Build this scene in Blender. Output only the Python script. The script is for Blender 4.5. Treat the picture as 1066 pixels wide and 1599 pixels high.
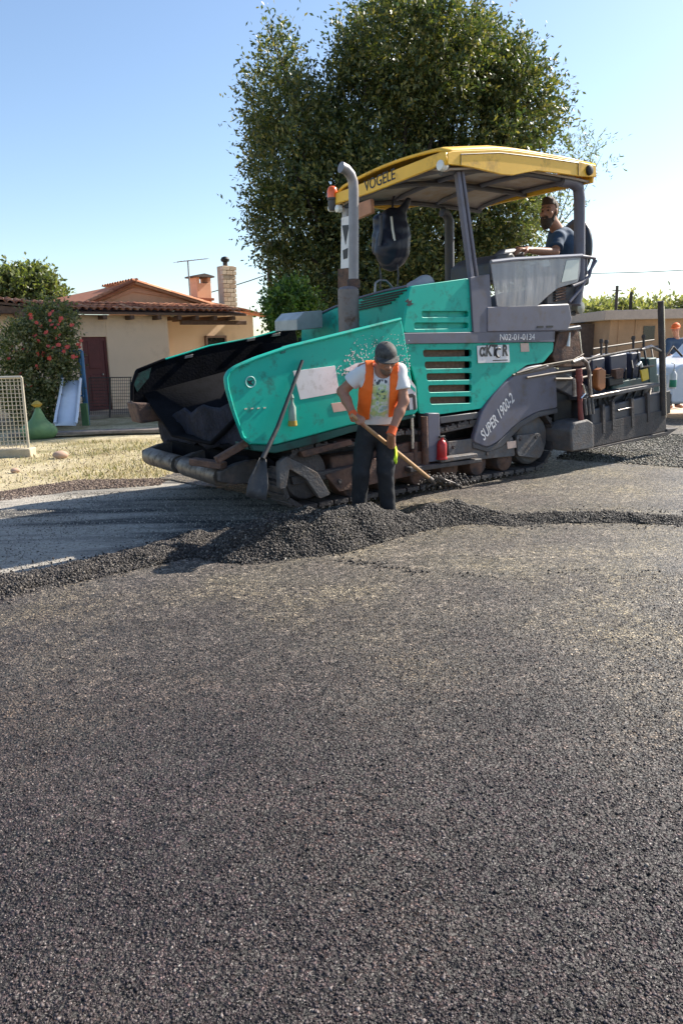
import bpy, bmesh, math, random
import numpy as np
from mathutils import Vector, Matrix
for o in list(bpy.data.objects): bpy.data.objects.remove(o)
scene = bpy.context.scene
COL = scene.collection
random.seed(7); rng = np.random.default_rng(11)
PI = math.pi

# ---------------------------------------------------------------- camera
F = 1120.0; CAMH = 1.5                       # focal length in photo pixels, eye height in metres
PITCH = math.atan((799.5 - 542) / F); ROLL = 0.022
CM = Matrix.Rotation(PI / 2 - PITCH, 3, 'X') @ Matrix.Rotation(-ROLL, 3, 'Z')
cam = bpy.data.cameras.new('camera'); camo = bpy.data.objects.new('camera', cam); COL.objects.link(camo)
cam.sensor_fit = 'VERTICAL'; cam.sensor_height = 36.0; cam.lens = F / 1599 * 36.0
cam.clip_start = 0.05; cam.clip_end = 3000
camo.matrix_world = Matrix.Translation((0, 0, CAMH)) @ CM.to_4x4()
scene.camera = camo
# ---------------------------------------------------------------- sky and sun
SUN_AZ = math.radians(31.5); SUN_EL = math.radians(38)     # from the +X axis towards +Y
SDIR = Vector((math.cos(SUN_AZ) * math.cos(SUN_EL), math.sin(SUN_AZ) * math.cos(SUN_EL), math.sin(SUN_EL)))
world = bpy.data.worlds.new('World'); scene.world = world; world.use_nodes = True
nt = world.node_tree; nt.nodes.clear()
sky = nt.nodes.new('ShaderNodeTexSky'); sky.sky_type = 'NISHITA'; sky.sun_disc = False
sky.sun_elevation = SUN_EL; sky.sun_rotation = PI / 2 - SUN_AZ
sky.air_density = 1.0; sky.dust_density = 0.7; sky.ozone_density = 2.0; sky.altitude = 50
bg = nt.nodes.new('ShaderNodeBackground'); bg.inputs['Strength'].default_value = 0.10
wo = nt.nodes.new('ShaderNodeOutputWorld')
nt.links.new(sky.outputs[0], bg.inputs[0]); nt.links.new(bg.outputs[0], wo.inputs[0])
sl = bpy.data.lights.new('sun', 'SUN'); sl.energy = 5.0; sl.angle = math.radians(0.53); sl.color = (1.0, 0.93, 0.82)
slo = bpy.data.objects.new('sun', sl); COL.objects.link(slo); slo.rotation_euler = SDIR.to_track_quat('Z', 'Y').to_euler()
slo.location = SDIR * 40
scene.view_settings.view_transform = 'Standard'; scene.view_settings.look = 'None'
scene.view_settings.gamma = 1; scene.view_settings.exposure = 1.1
scene.view_settings.use_curve_mapping = False
scene.render.engine = 'CYCLES'

# ---------------------------------------------------------------- pixels to places (a pixel gives a direction; what it touches gives the distance)
def ray(x, y): return CM @ Vector(((x - 533) / F, -(y - 799.5) / F, -1))
def G(x, y, z=0.0):
    d = ray(x, y); t = (z - CAMH) / d.z; return Vector((0, 0, CAMH)) + d * t
def AT(x, y, depth):
    d = ray(x, y); return Vector((0, 0, CAMH)) + d * (depth / d.y)
ZM = 0.06
_d = ray(2130, 507); TH = math.atan2(_d.y, _d.x)
O = G(717, 759, ZM)
UX = Vector((math.cos(TH), math.sin(TH), 0)); WY = Vector((-math.sin(TH), math.cos(TH), 0))
def M(x, y, w=0.0):                       # pixel -> machine frame (u to the rear, w across, z up) on the upright plane at w
    d = ray(x, y); c = Vector((-O.x, -O.y, 0)); dd = Vector((d.x, d.y, 0))
    t = (w - c.dot(WY)) / dd.dot(WY); P = Vector((0, 0, CAMH)) + d * t
    q = Vector((P.x - O.x, P.y - O.y, 0)); return Vector((q.dot(UX), w, P.z - ZM))
def NW(x, y, u):                          # the same on the upright plane across the machine at u
    d = ray(x, y); c = Vector((-O.x, -O.y, 0)); dd = Vector((d.x, d.y, 0))
    t = (u - c.dot(UX)) / dd.dot(UX); P = Vector((0, 0, CAMH)) + d * t
    q = Vector((P.x - O.x, P.y - O.y, 0)); return Vector((u, q.dot(WY), P.z - ZM))
def MU(pts, w=0.0): return [(v.x, v.z) for v in (M(a, b, w) for a, b in pts)]
# ---------------------------------------------------------------- materials
MATS = {}
def mat(name, col, rough=0.6, metal=0.0, var=0.12, vs=6.0, bump=0.0, bs=60.0, dirt=None, dirt_amt=0.5, ds=3.0, spec=0.5, trans=0.0, emit=None, coat=0.0):
    if name in MATS: return MATS[name]
    m = bpy.data.materials.new(name); m.use_nodes = True; n = m.node_tree.nodes; l = m.node_tree.links
    b = n['Principled BSDF']
    tc = n.new('ShaderNodeTexCoord')
    nz = n.new('ShaderNodeTexNoise'); nz.inputs['Scale'].default_value = vs; nz.inputs['Detail'].default_value = 6; nz.inputs['Roughness'].default_value = 0.65
    l.new(tc.outputs['Object'], nz.inputs['Vector'])
    r = n.new('ShaderNodeValToRGB'); r.color_ramp.elements[0].position = 0.3; r.color_ramp.elements[1].position = 0.7
    r.color_ramp.elements[0].color = tuple(c * (1 - var) for c in col) + (1,); r.color_ramp.elements[1].color = tuple(min(1, c * (1 + var)) for c in col) + (1,)
    l.new(nz.outputs['Fac'], r.inputs['Fac']); out = r.outputs['Color']
    if dirt:
        n2 = n.new('ShaderNodeTexNoise'); n2.inputs['Scale'].default_value = ds; n2.inputs['Detail'].default_value = 9; n2.inputs['Roughness'].default_value = 0.72
        l.new(tc.outputs['Object'], n2.inputs['Vector'])
        r2 = n.new('ShaderNodeValToRGB'); r2.color_ramp.elements[0].position = 0.62 - 0.3 * dirt_amt; r2.color_ramp.elements[1].position = 0.75 - 0.2 * dirt_amt
        l.new(n2.outputs['Fac'], r2.inputs['Fac'])
        mx = n.new('ShaderNodeMix'); mx.data_type = 'RGBA'; mx.inputs['B'].default_value = tuple(dirt) + (1,)
        l.new(r2.outputs['Color'], mx.inputs['Factor']); l.new(out, mx.inputs['A']); out = mx.outputs['Result']
        rr = n.new('ShaderNodeMapRange'); rr.inputs['To Min'].default_value = rough; rr.inputs['To Max'].default_value = min(1, rough + 0.3)
        l.new(r2.outputs['Color'], rr.inputs['Value']); l.new(rr.outputs[0], b.inputs['Roughness'])
    else: b.inputs['Roughness'].default_value = rough
    l.new(out, b.inputs['Base Color'])
    b.inputs['Metallic'].default_value = metal
    b.inputs['Specular IOR Level'].default_value = spec
    if coat: b.inputs['Coat Weight'].default_value = coat; b.inputs['Coat Roughness'].default_value = 0.15
    if trans: b.inputs['Transmission Weight'].default_value = trans
    if bump:
        nb = n.new('ShaderNodeTexNoise'); nb.inputs['Scale'].default_value = bs; nb.inputs['Detail'].default_value = 5
        l.new(tc.outputs['Object'], nb.inputs['Vector'])
        bp = n.new('ShaderNodeBump'); bp.inputs['Strength'].default_value = bump; bp.inputs['Distance'].default_value = 0.02
        l.new(nb.outputs['Fac'], bp.inputs['Height']); l.new(bp.outputs[0], b.inputs['Normal'])
    MATS[name] = m; return m

# ---------------------------------------------------------------- meshes
def link(name, me, m=None, parent=None, smooth=False):
    if m is not None: me.materials.append(m)
    o = bpy.data.objects.new(name, me); COL.objects.link(o)
    if parent is not None: o.parent = parent
    if smooth: me.polygons.foreach_set('use_smooth', [True] * len(me.polygons))
    return o
def np_mesh(name, V, Fc):
    V = np.asarray(V, dtype=np.float32); me = bpy.data.meshes.new(name)
    k = Fc.shape[1]; nf = len(Fc)
    me.vertices.add(len(V)); me.vertices.foreach_set('co', V.ravel())
    me.loops.add(nf * k); me.loops.foreach_set('vertex_index', np.asarray(Fc, dtype=np.int32).ravel())
    me.polygons.add(nf); me.polygons.foreach_set('loop_start', np.arange(0, nf * k, k, dtype=np.int32))
    me.update(calc_edges=True); me.validate(); return me
def tag(o, label, cat=None, group=None, kind=None):
    if label: o['label'] = label
    if cat: o['category'] = cat
    if group: o['group'] = group
    if kind: o['kind'] = kind
    return o
def thing(name, label, cat, loc=(0, 0, 0), rz=0.0, group=None):
    o = bpy.data.objects.new(name, None); COL.objects.link(o); o.empty_display_size = 0.2
    o.location = loc; o.rotation_euler = (0, 0, rz); return tag(o, label, cat, group)
class B:
    def __init__(s): s.v = []; s.f = []
    def add(s, v, f):
        n = len(s.v); s.v += [tuple(p) for p in v]; s.f += [tuple(i + n for i in q) for q in f]; return s
    def box(s, x0, x1, y0, y1, z0, z1):
        return s.add([(x0, y0, z0), (x1, y0, z0), (x1, y1, z0), (x0, y1, z0), (x0, y0, z1), (x1, y0, z1), (x1, y1, z1), (x0, y1, z1)],
                     [(3, 2, 1, 0), (4, 5, 6, 7), (0, 1, 5, 4), (1, 2, 6, 5), (2, 3, 7, 6), (3, 0, 4, 7)])
    def obox(s, c, sz, mtx=None):
        h = [k / 2 for k in sz]; P = [Vector((a * h[0], b * h[1], d * h[2])) for d in (-1, 1) for a, b in ((-1, -1), (1, -1), (1, 1), (-1, 1))]
        if mtx: P = [mtx @ p for p in P]
        return s.add([p + Vector(c) for p in P], [(3, 2, 1, 0), (4, 5, 6, 7), (0, 1, 5, 4), (1, 2, 6, 5), (2, 3, 7, 6), (3, 0, 4, 7)])
    def bar(s, p0, p1, wd, ht):                 # a rectangular bar from p0 to p1
        p0 = Vector(p0); p1 = Vector(p1); d = p1 - p0; q = d.to_track_quat('X', 'Z').to_matrix()
        return s.obox((p0 + p1) / 2, (d.length, wd, ht), q)
    def tube(s, pts, r, n=10, cap=True):        # tube through points; r a number or a list
        pts = [Vector(p) for p in pts]; m = len(pts); rs = r if isinstance(r, (list, tuple)) else [r] * m
        V = []; up = None
        for i, p in enumerate(pts):
            d = (pts[min(i + 1, m - 1)] - pts[max(i - 1, 0)]).normalized()
            if up is None: up = Vector((0, 0, 1)) if abs(d.z) < 0.9 else Vector((1, 0, 0))
            a = d.cross(up).normalized(); up = a.cross(d).normalized()
            for k in range(n): V.append(p + (a * math.cos(2 * PI * k / n) + up * math.sin(2 * PI * k / n)) * rs[i])
        Fc = []
        for i in range(m - 1):
            for k in range(n): Fc.append((i * n + k, i * n + (k + 1) % n, (i + 1) * n + (k + 1) % n, (i + 1) * n + k))
        if cap: Fc.append(tuple(range(n))[::-1]); Fc.append(tuple(range((m - 1) * n, m * n)))
        return s.add(V, Fc)
    def lathe(s, c, prof, axis='z', n=24):      # prof: (radius, height)
        V = []
        for r, h in prof:
            for k in range(n):
                a = 2 * PI * k / n; x, y = r * math.cos(a), r * math.sin(a)
                V.append({'z': (x, y, h), 'y': (y, h, x), 'x': (h, x, y)}[axis])
        V = [Vector(c) + Vector(v) for v in V]; m = len(prof)
        Fc = [(i * n + k, i * n + (k + 1) % n, (i + 1) * n + (k + 1) % n, (i + 1) * n + k) for i in range(m - 1) for k in range(n)]
        Fc += [tuple(range(n))[::-1], tuple(range((m - 1) * n, m * n))]
        return s.add(V, Fc)
    def prism(s, poly, w0, w1, fn=None):        # poly in (u,z), extruded along w
        n = len(poly); fn = fn or (lambda u, w, z: (u, w, z))
        V = [fn(u, w0, z) for u, z in poly] + [fn(u, w1, z) for u, z in poly]
        Fc = [tuple(range(n)), tuple(range(2 * n - 1, n - 1, -1))] + [(i + n, (i + 1) % n + n, (i + 1) % n, i) for i in range(n)]
        return s.add(V, Fc)
    def mesh(s, name='m'):
        me = bpy.data.meshes.new(name); me.from_pydata(s.v, [], s.f)
        bm = bmesh.new(); bm.from_mesh(me); bmesh.ops.recalc_face_normals(bm, faces=bm.faces[:]); bm.to_mesh(me); bm.free(); return me
    def build(s, name, m, parent=None, bevel=0.0, smooth=True, seg=2):
        me = s.mesh(name); o = link(name, me, m, parent)
        if smooth:
            me.polygons.foreach_set('use_smooth', [True] * len(me.polygons)); me.update()
            try: me.set_sharp_from_angle(angle=math.radians(38))
            except Exception: pass
        if bevel:
            md = o.modifiers.new('bevel', 'BEVEL'); md.width = bevel; md.segments = seg; md.limit_method = 'ANGLE'; md.angle_limit = math.radians(35)
        return o
def fillet(poly, r, n=4):
    out = []; k = len(poly); rr = r if isinstance(r, (list, tuple)) else [r] * k
    for i in range(k):
        p = Vector(poly[i]); a = Vector(poly[i - 1]) - p; b = Vector(poly[(i + 1) % k]) - p
        d = min(rr[i], a.length * 0.45, b.length * 0.45)
        if d < 1e-4: out.append(tuple(p)); continue
        p0 = p + a.normalized() * d; p1 = p + b.normalized() * d
        for j in range(n + 1):
            t = j / n; out.append(tuple(p0 * (1 - t) ** 2 + p * 2 * t * (1 - t) + p1 * t * t))
    return out
def from_curve(cu, fn):
    ob = bpy.data.objects.new('tmp', cu); COL.objects.link(ob)
    me = bpy.data.meshes.new_from_object(ob); bpy.data.objects.remove(ob)
    co = np.empty(len(me.vertices) * 3, np.float32); me.vertices.foreach_get('co', co); co = co.reshape(-1, 3)
    me.vertices.foreach_set('co', fn(co).astype(np.float32).ravel()); me.update()
    me.materials.clear(); return me
def plate(name, outer, m, parent=None, w=0.0, th=0.02, holes=(), bev=0.004, fn=None):   # flat plate in (u,z) with holes, its outer face at w, thickness away from the viewer side
    cu = bpy.data.curves.new('c', 'CURVE'); cu.dimensions = '2D'; cu.fill_mode = 'BOTH'; bev = min(bev, th * 0.45)
    cu.extrude = th / 2 - bev; cu.bevel_depth = bev; cu.bevel_resolution = 1; cu.offset = -bev
    for pl in [outer] + list(holes):
        sp = cu.splines.new('POLY'); sp.points.add(len(pl) - 1); sp.use_cyclic_u = True
        for i, (a, b) in enumerate(pl): sp.points[i].co = (a, b, 0, 1)
    fn = fn or (lambda c: np.stack([c[:, 0], w + th / 2 - c[:, 2], c[:, 1]], 1))
    me = from_curve(cu, fn); bpy.data.curves.remove(cu); me.name = name
    bm = bmesh.new(); bm.from_mesh(me); bmesh.ops.remove_doubles(bm, verts=bm.verts[:], dist=1e-5); bm.to_mesh(me); bm.free()
    return link(name, me, m, parent)
def text(name, body, size, m, parent, p, right=(1, 0, 0), up=(0, 0, 1), depth=0.0015, sx=1.0, shear=0.0, align='LEFT', bold=0.0):
    cu = bpy.data.curves.new('t', 'FONT'); cu.body = body; cu.size = size; cu.extrude = depth; cu.align_x = align; cu.shear = shear; cu.resolution_u = 3; cu.offset = bold
    R = np.array(right, float); U = np.array(up, float); N = np.cross(R, U); P = np.array(p, float)
    me = from_curve(cu, lambda c: P + c[:, :1] * sx * R + c[:, 1:2] * U + c[:, 2:3] * N); bpy.data.curves.remove(cu); me.name = name
    return link(name, me, m, parent)
# ---------------------------------------------------------------- smooth bodies: signed distances meshed by surface nets
def sm(a, b, k):
    h = np.clip(0.5 + 0.5 * (b - a) / k, 0, 1); return b * (1 - h) + a * h - k * h * (1 - h)
def capsule(P, a, b, r0, r1):
    a = np.array(a, np.float32); b = np.array(b, np.float32); d = b - a; L = float(d @ d)
    t = np.clip(((P - a) @ d) / L, 0, 1); return np.linalg.norm(P - a - t[..., None] * d, axis=-1) - (r0 + (r1 - r0) * t)
def ell(P, c, r, R=None):
    q = P - np.array(c, np.float32)
    if R is not None: q = q @ np.array(R, np.float32)
    r = np.array(r, np.float32); k0 = np.linalg.norm(q / r, axis=-1); k1 = np.linalg.norm(q / (r * r), axis=-1); return k0 * (k0 - 1) / np.maximum(k1, 1e-6)
def flatcap(P, a, b, r0, r1, flat, ax):        # capsule whose section is flattened (x 1/flat) along the direction ax
    ax = np.array(ax, np.float32); ax = ax / np.linalg.norm(ax); a = np.array(a, np.float32); b = np.array(b, np.float32); d = b - a
    t = np.clip(((P - a) @ d) / float(d @ d), 0, 1); q = P - a - t[..., None] * d
    k = (q @ ax)[..., None] * ax; return (np.linalg.norm(q - k + k / flat, axis=-1) - (r0 + (r1 - r0) * t)) * min(1, flat + 0.15)
def surfnet(fn, lo, hi, h):
    lo = np.array(lo, np.float32); hi = np.array(hi, np.float32); n = np.ceil((hi - lo) / h).astype(int) + 1
    ax = [lo[i] + h * np.arange(n[i], dtype=np.float32) for i in range(3)]
    P = np.stack(np.meshgrid(*ax, indexing='ij'), -1); D = fn(P).astype(np.float32)
    S = D < 0; nx, ny, nz = D.shape
    cnt = np.zeros((nx - 1, ny - 1, nz - 1), np.int8); cen = np.zeros((nx - 1, ny - 1, nz - 1, 3), np.float32)
    for a in range(3):
        for i in (0, 1):
            for j in (0, 1):
                off = [0, 0, 0]; o1 = [(b) for b in range(3) if b != a]; off[o1[0]] = i; off[o1[1]] = j
                s0 = tuple(slice(off[k], off[k] + D.shape[k] - 1) for k in range(3)); off2 = off[:]; off2[a] += 1
                s1 = tuple(slice(off2[k], off2[k] + D.shape[k] - 1) for k in range(3))
                cr = S[s0] != S[s1]; d0 = D[s0]; d1 = D[s1]; den = d0 - d1; t = np.where(cr, d0 / np.where(np.abs(den) < 1e-9, 1, den), 0)
                pos = np.array(off, np.float32)[None, None, None] * np.ones(3, np.float32); pos = np.broadcast_to(pos, t.shape + (3,)).copy(); pos[..., a] += t
                cen += pos * cr[..., None]; cnt += cr
    act = cnt > 0; idx = -np.ones(act.shape, np.int64); idx[act] = np.arange(act.sum())
    cell = np.argwhere(act); V = lo + h * (cell + cen[act] / cnt[act][:, None]); Q = []
    for a in range(3):
        b, c = (a + 1) % 3, (a + 2) % 3
        s0 = [slice(0, D.shape[k] - 1) if k == a else slice(1, D.shape[k] - 1) for k in range(3)]; s1 = s0[:]; s1[a] = slice(1, D.shape[a])
        A = S[tuple(s0)]; C = S[tuple(s1)]; e = np.argwhere(A != C)
        if len(e) == 0: continue
        fl = A[tuple(e.T)]; base = e.copy(); base[:, b] += 1; base[:, c] += 1
        def g(db, dc): q = base.copy(); q[:, b] -= db; q[:, c] -= dc; return idx[tuple(q.T)]
        q = np.stack([g(1, 1), g(0, 1), g(0, 0), g(1, 0)], 1); q[~fl] = q[~fl][:, ::-1]; Q.append(q)
    return V, np.concatenate(Q)
def sdf_obj(name, fn, lo, hi, h, m, parent=None):
    V, Q = surfnet(fn, lo, hi, h); return link(name, np_mesh(name, V, Q), m, parent, smooth=True)
def wob(P, s, seed=0):                          # cheap smooth noise -1..1
    r = np.random.default_rng(seed); o = 0
    for i in range(4):
        k = r.normal(size=3); k = k / np.linalg.norm(k) * s * (0.6 + 0.5 * i); o = o + np.sin(P @ k.astype(np.float32) + r.uniform(0, 6.28)) / (1 + 0.4 * i)
    return o / 2.6
# ================================================================ the ground
def nodes_of(name):
    m = bpy.data.materials.new(name); m.use_nodes = True; return m, m.node_tree.nodes, m.node_tree.links, m.node_tree.nodes['Principled BSDF']
def ramp(n, l, src, stops):
    r = n.new('ShaderNodeValToRGB'); e = r.color_ramp.elements
    while len(e) < len(stops): e.new(0.5)
    for k, (p, c) in enumerate(stops): e[k].position = p; e[k].color = (c[0], c[1], c[2], 1) if isinstance(c, (tuple, list)) else (c, c, c, 1)
    l.new(src, r.inputs['Fac']); return r.outputs['Color']
def noise(n, l, vec, scale, detail=5, rough=0.6):
    t = n.new('ShaderNodeTexNoise'); t.inputs['Scale'].default_value = scale; t.inputs['Detail'].default_value = detail; t.inputs['Roughness'].default_value = rough
    l.new(vec, t.inputs['Vector']); return t.outputs['Fac']
def mixc(n, l, fac, a, b, mode='MIX'):
    x = n.new('ShaderNodeMix'); x.data_type = 'RGBA'; x.blend_type = mode
    for s, v in (('Factor', fac), ('A', a), ('B', b)):
        if hasattr(v, 'links'): l.new(v, x.inputs[s])
        else: x.inputs[s].default_value = v if s == 'Factor' else tuple(v) + (1,)
    return x.outputs['Result']
def asphalt_mat(name, cell=95.0, bumpd=0.006, lo=0.016, hi=0.15, rough=0.5, fac=1.0):
    m, n, l, b = nodes_of(name); tc = n.new('ShaderNodeTexCoord').outputs['Object']
    # warp for irregular stones
    nz = n.new('ShaderNodeTexNoise'); nz.inputs['Scale'].default_value = 60; nz.inputs['Detail'].default_value = 2; l.new(tc, nz.inputs['Vector'])
    ad = n.new('ShaderNodeVectorMath'); ad.operation = 'MULTIPLY_ADD'; l.new(nz.outputs['Color'], ad.inputs[0]); ad.inputs[1].default_value = (0.011,) * 3; l.new(tc, ad.inputs[2]); vec = ad.outputs[0]
    v1 = n.new('ShaderNodeTexVoronoi'); v1.inputs['Scale'].default_value = cell; v1.inputs['Randomness'].default_value = 1.0; l.new(vec, v1.inputs['Vector'])
    v2 = n.new('ShaderNodeTexVoronoi'); v2.inputs['Scale'].default_value = cell * 2.3; l.new(vec, v2.inputs['Vector'])
    sep = n.new('ShaderNodeSeparateColor'); l.new(v1.outputs['Color'], sep.inputs[0])
    stone = ramp(n, l, sep.outputs[0], [(0.0, (lo, lo * 0.97, lo * 0.98)), (0.6, (hi * 0.40, hi * 0.37, hi * 0.34)), (0.88, (hi * 0.75, hi * 0.70, hi * 0.62)), (1.0, (hi * 1.25, hi * 1.16, hi * 1.02))])
    edge = ramp(n, l, v1.outputs['Distance'], [(0.15, 1.0), (0.62, 0.25)])
    col = mixc(n, l, 1.0, stone, edge, 'MULTIPLY')
    big = ramp(n, l, noise(n, l, tc, 0.9, 4, 0.55), [(0.36, (0.74, 0.70, 0.76)), (0.5, (1.0, 0.97, 0.95)), (0.66, (1.32, 1.25, 1.02))])
    col = mixc(n, l, 1.0, col, big, 'MULTIPLY')
    mpx = n.new('ShaderNodeMapping'); mpx.inputs['Rotation'].default_value = (0, 0, 0.05); mpx.inputs['Scale'].default_value = (0.16, 2.4, 1); l.new(tc, mpx.inputs[0])
    col = mixc(n, l, 1.0, col, ramp(n, l, noise(n, l, mpx.outputs[0], 1.3, 5, 0.6), [(0.35, 0.80), (0.65, 1.18)]), 'MULTIPLY')
    v3 = n.new('ShaderNodeTexVoronoi'); v3.inputs['Scale'].default_value = 58; l.new(vec, v3.inputs['Vector']); s3 = n.new('ShaderNodeSeparateColor'); l.new(v3.outputs['Color'], s3.inputs[0])
    col = mixc(n, l, 1.0, col, ramp(n, l, s3.outputs[0], [(0.0, 0.15), (0.5, 0.95), (0.82, 1.4), (1.0, 1.8)]), 'MULTIPLY')
    v4 = n.new('ShaderNodeTexVoronoi'); v4.inputs['Scale'].default_value = 19; l.new(vec, v4.inputs['Vector']); s4_ = n.new('ShaderNodeSeparateColor'); l.new(v4.outputs['Color'], s4_.inputs[0])
    col = mixc(n, l, 1.0, col, ramp(n, l, s4_.outputs[0], [(0.0, 0.72), (0.6, 1.0), (1.0, 1.35)]), 'MULTIPLY')
    # grazing sun glare painted into the colour: paler and warmer far off, darker near
    sx_ = n.new('ShaderNodeSeparateXYZ'); l.new(tc, sx_.inputs[0]); glare_pos = n.new('ShaderNodeMath'); glare_pos.operation = 'MULTIPLY_ADD'; l.new(sx_.outputs['X'], glare_pos.inputs[0]); glare_pos.inputs[1].default_value = 0.35; l.new(sx_.outputs['Y'], glare_pos.inputs[2])
    wv = n.new('ShaderNodeMath'); wv.operation = 'MULTIPLY_ADD'; l.new(noise(n, l, tc, 1.1, 6, 0.6), wv.inputs[0]); wv.inputs[1].default_value = 3.0; l.new(glare_pos.outputs[0], wv.inputs[2])
    glare_fac = n.new('ShaderNodeMapRange'); l.new(wv.outputs[0], glare_fac.inputs['Value']); glare_fac.inputs['From Min'].default_value = 3.3; glare_fac.inputs['From Max'].default_value = 6.5; glare_fac.interpolation_type = 'SMOOTHSTEP'
    col = mixc(n, l, glare_fac.outputs[0], mixc(n, l, 1.0, col, (1.06, 0.79, 0.85), 'MULTIPLY'), mixc(n, l, 1.0, col, (4.7, 4.3, 3.65), 'MULTIPLY'))
    dust = noise(n, l, tc, 2.7, 8, 0.7)
    col = mixc(n, l, ramp(n, l, dust, [(0.45, 0.0), (0.75, 0.22)]), col, (0.115, 0.105, 0.085))
    l.new(col, b.inputs['Base Color'])
    r2 = n.new('ShaderNodeMapRange'); l.new(sep.outputs[1], r2.inputs['Value']); r2.inputs['To Min'].default_value = rough - 0.14; r2.inputs['To Max'].default_value = rough + 0.2
    l.new(r2.outputs[0], b.inputs['Roughness']); b.inputs['Specular IOR Level'].default_value = 0.45
    h1 = n.new('ShaderNodeMath'); h1.operation = 'MULTIPLY_ADD'; l.new(v1.outputs['Distance'], h1.inputs[0]); h1.inputs[1].default_value = -1.0
    hs = n.new('ShaderNodeMath'); hs.operation = 'MULTIPLY'; l.new(sep.outputs[2], hs.inputs[0]); hs.inputs[1].default_value = 0.75; l.new(hs.outputs[0], h1.inputs[2])
    h2 = n.new('ShaderNodeMath'); h2.operation = 'MULTIPLY_ADD'; l.new(v2.outputs['Distance'], h2.inputs[0]); h2.inputs[1].default_value = -0.35; l.new(h1.outputs[0], h2.inputs[2])
    dl0 = n.new('ShaderNodeVectorMath'); dl0.operation = 'SUBTRACT'; l.new(vec, dl0.inputs[0]); l.new(v1.outputs['Position'], dl0.inputs[1])
    tl0 = n.new('ShaderNodeVectorMath'); tl0.operation = 'SUBTRACT'; l.new(v1.outputs['Color'], tl0.inputs[0]); tl0.inputs[1].default_value = (0.5, 0.5, 0.5)
    dt0 = n.new('ShaderNodeVectorMath'); dt0.operation = 'DOT_PRODUCT'; l.new(dl0.outputs[0], dt0.inputs[0]); l.new(tl0.outputs[0], dt0.inputs[1])
    h3 = n.new('ShaderNodeMath'); h3.operation = 'MULTIPLY_ADD'; l.new(dt0.outputs['Value'], h3.inputs[0]); h3.inputs[1].default_value = cell * 1.7; l.new(h2.outputs[0], h3.inputs[2])
    bp = n.new('ShaderNodeBump'); bp.inputs['Strength'].default_value = fac; bp.inputs['Distance'].default_value = bumpd
    l.new(h3.outputs[0], bp.inputs['Height']); l.new(bp.outputs[0], b.inputs['Normal'])
    return m
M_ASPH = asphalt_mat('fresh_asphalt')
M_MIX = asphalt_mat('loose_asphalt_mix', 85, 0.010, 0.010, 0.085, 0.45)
def chip_mat(name, stops, rough=0.55):
    m, n, l, b = nodes_of(name); g = n.new('ShaderNodeNewGeometry')
    l.new(ramp(n, l, g.outputs['Random Per Island'], stops), b.inputs['Base Color']); b.inputs['Roughness'].default_value = rough; b.inputs['Specular IOR Level'].default_value = 0.3; return m
M_CHIP = chip_mat('coated_chippings', [(0.0, (0.011, 0.0092, 0.0085)), (0.5, (0.036, 0.030, 0.027)), (0.85, (0.085, 0.071, 0.061)), (1.0, (0.22, 0.19, 0.155))])

# ---- plain soil, dry grass, dusty old road
def soil_mat():
    m, n, l, b = nodes_of('dry_soil_and_straw'); tc = n.new('ShaderNodeTexCoord').outputs['Object']
    a = ramp(n, l, noise(n, l, tc, 1.3, 8, 0.7), [(0.30, (0.30, 0.235, 0.13)), (0.46, (0.54, 0.45, 0.27)), (0.62, (0.70, 0.60, 0.40)), (0.78, (0.46, 0.40, 0.20))])
    f = ramp(n, l, noise(n, l, tc, 22, 6, 0.75), [(0.3, 0.55), (0.7, 1.2)])
    col = mixc(n, l, 1.0, a, f, 'MULTIPLY')
    gr = ramp(n, l, noise(n, l, tc, 0.55, 6, 0.6), [(0.52, 0.0), (0.68, 0.7)])
    col = mixc(n, l, gr, col, (0.10, 0.12, 0.035))
    l.new(col, b.inputs['Base Color']); b.inputs['Roughness'].default_value = 0.95; b.inputs['Specular IOR Level'].default_value = 0.15
    bp = n.new('ShaderNodeBump'); bp.inputs['Strength'].default_value = 0.9; bp.inputs['Distance'].default_value = 0.05
    l.new(noise(n, l, tc, 26, 8, 0.8), bp.inputs['Height']); l.new(bp.outputs[0], b.inputs['Normal']); return m
M_SOIL = soil_mat()
def base_mat():
    m, n, l, b = nodes_of('dusty_base_course'); tc = n.new('ShaderNodeTexCoord').outputs['Object']
    mp = n.new('ShaderNodeMapping'); mp.inputs['Rotation'].default_value = (0, 0, -0.12); mp.inputs['Scale'].default_value = (0.22, 1.6, 1); l.new(tc, mp.inputs[0])
    st = ramp(n, l, noise(n, l, mp.outputs[0], 1.6, 5, 0.55), [(0.38, 0.0), (0.52, 1.0)])  # stretched noise lays dark streaks over the pale grit
    a = ramp(n, l, noise(n, l, tc, 30, 7, 0.75), [(0.3, (0.24, 0.22, 0.19)), (0.55, (0.44, 0.40, 0.34)), (0.72, (0.58, 0.53, 0.45))])
    d = ramp(n, l, noise(n, l, tc, 45, 5, 0.7), [(0.35, (0.03, 0.03, 0.032)), (0.7, (0.085, 0.08, 0.075))])
    col = mixc(n, l, st, d, a); l.new(col, b.inputs['Base Color']); b.inputs['Roughness'].default_value = 0.85
    bp = n.new('ShaderNodeBump'); bp.inputs['Strength'].default_value = 1; bp.inputs['Distance'].default_value = 0.02
    l.new(noise(n, l, tc, 60, 6, 0.8), bp.inputs['Height']); l.new(bp.outputs[0], b.inputs['Normal']); return m
M_BASE = base_mat()

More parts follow.
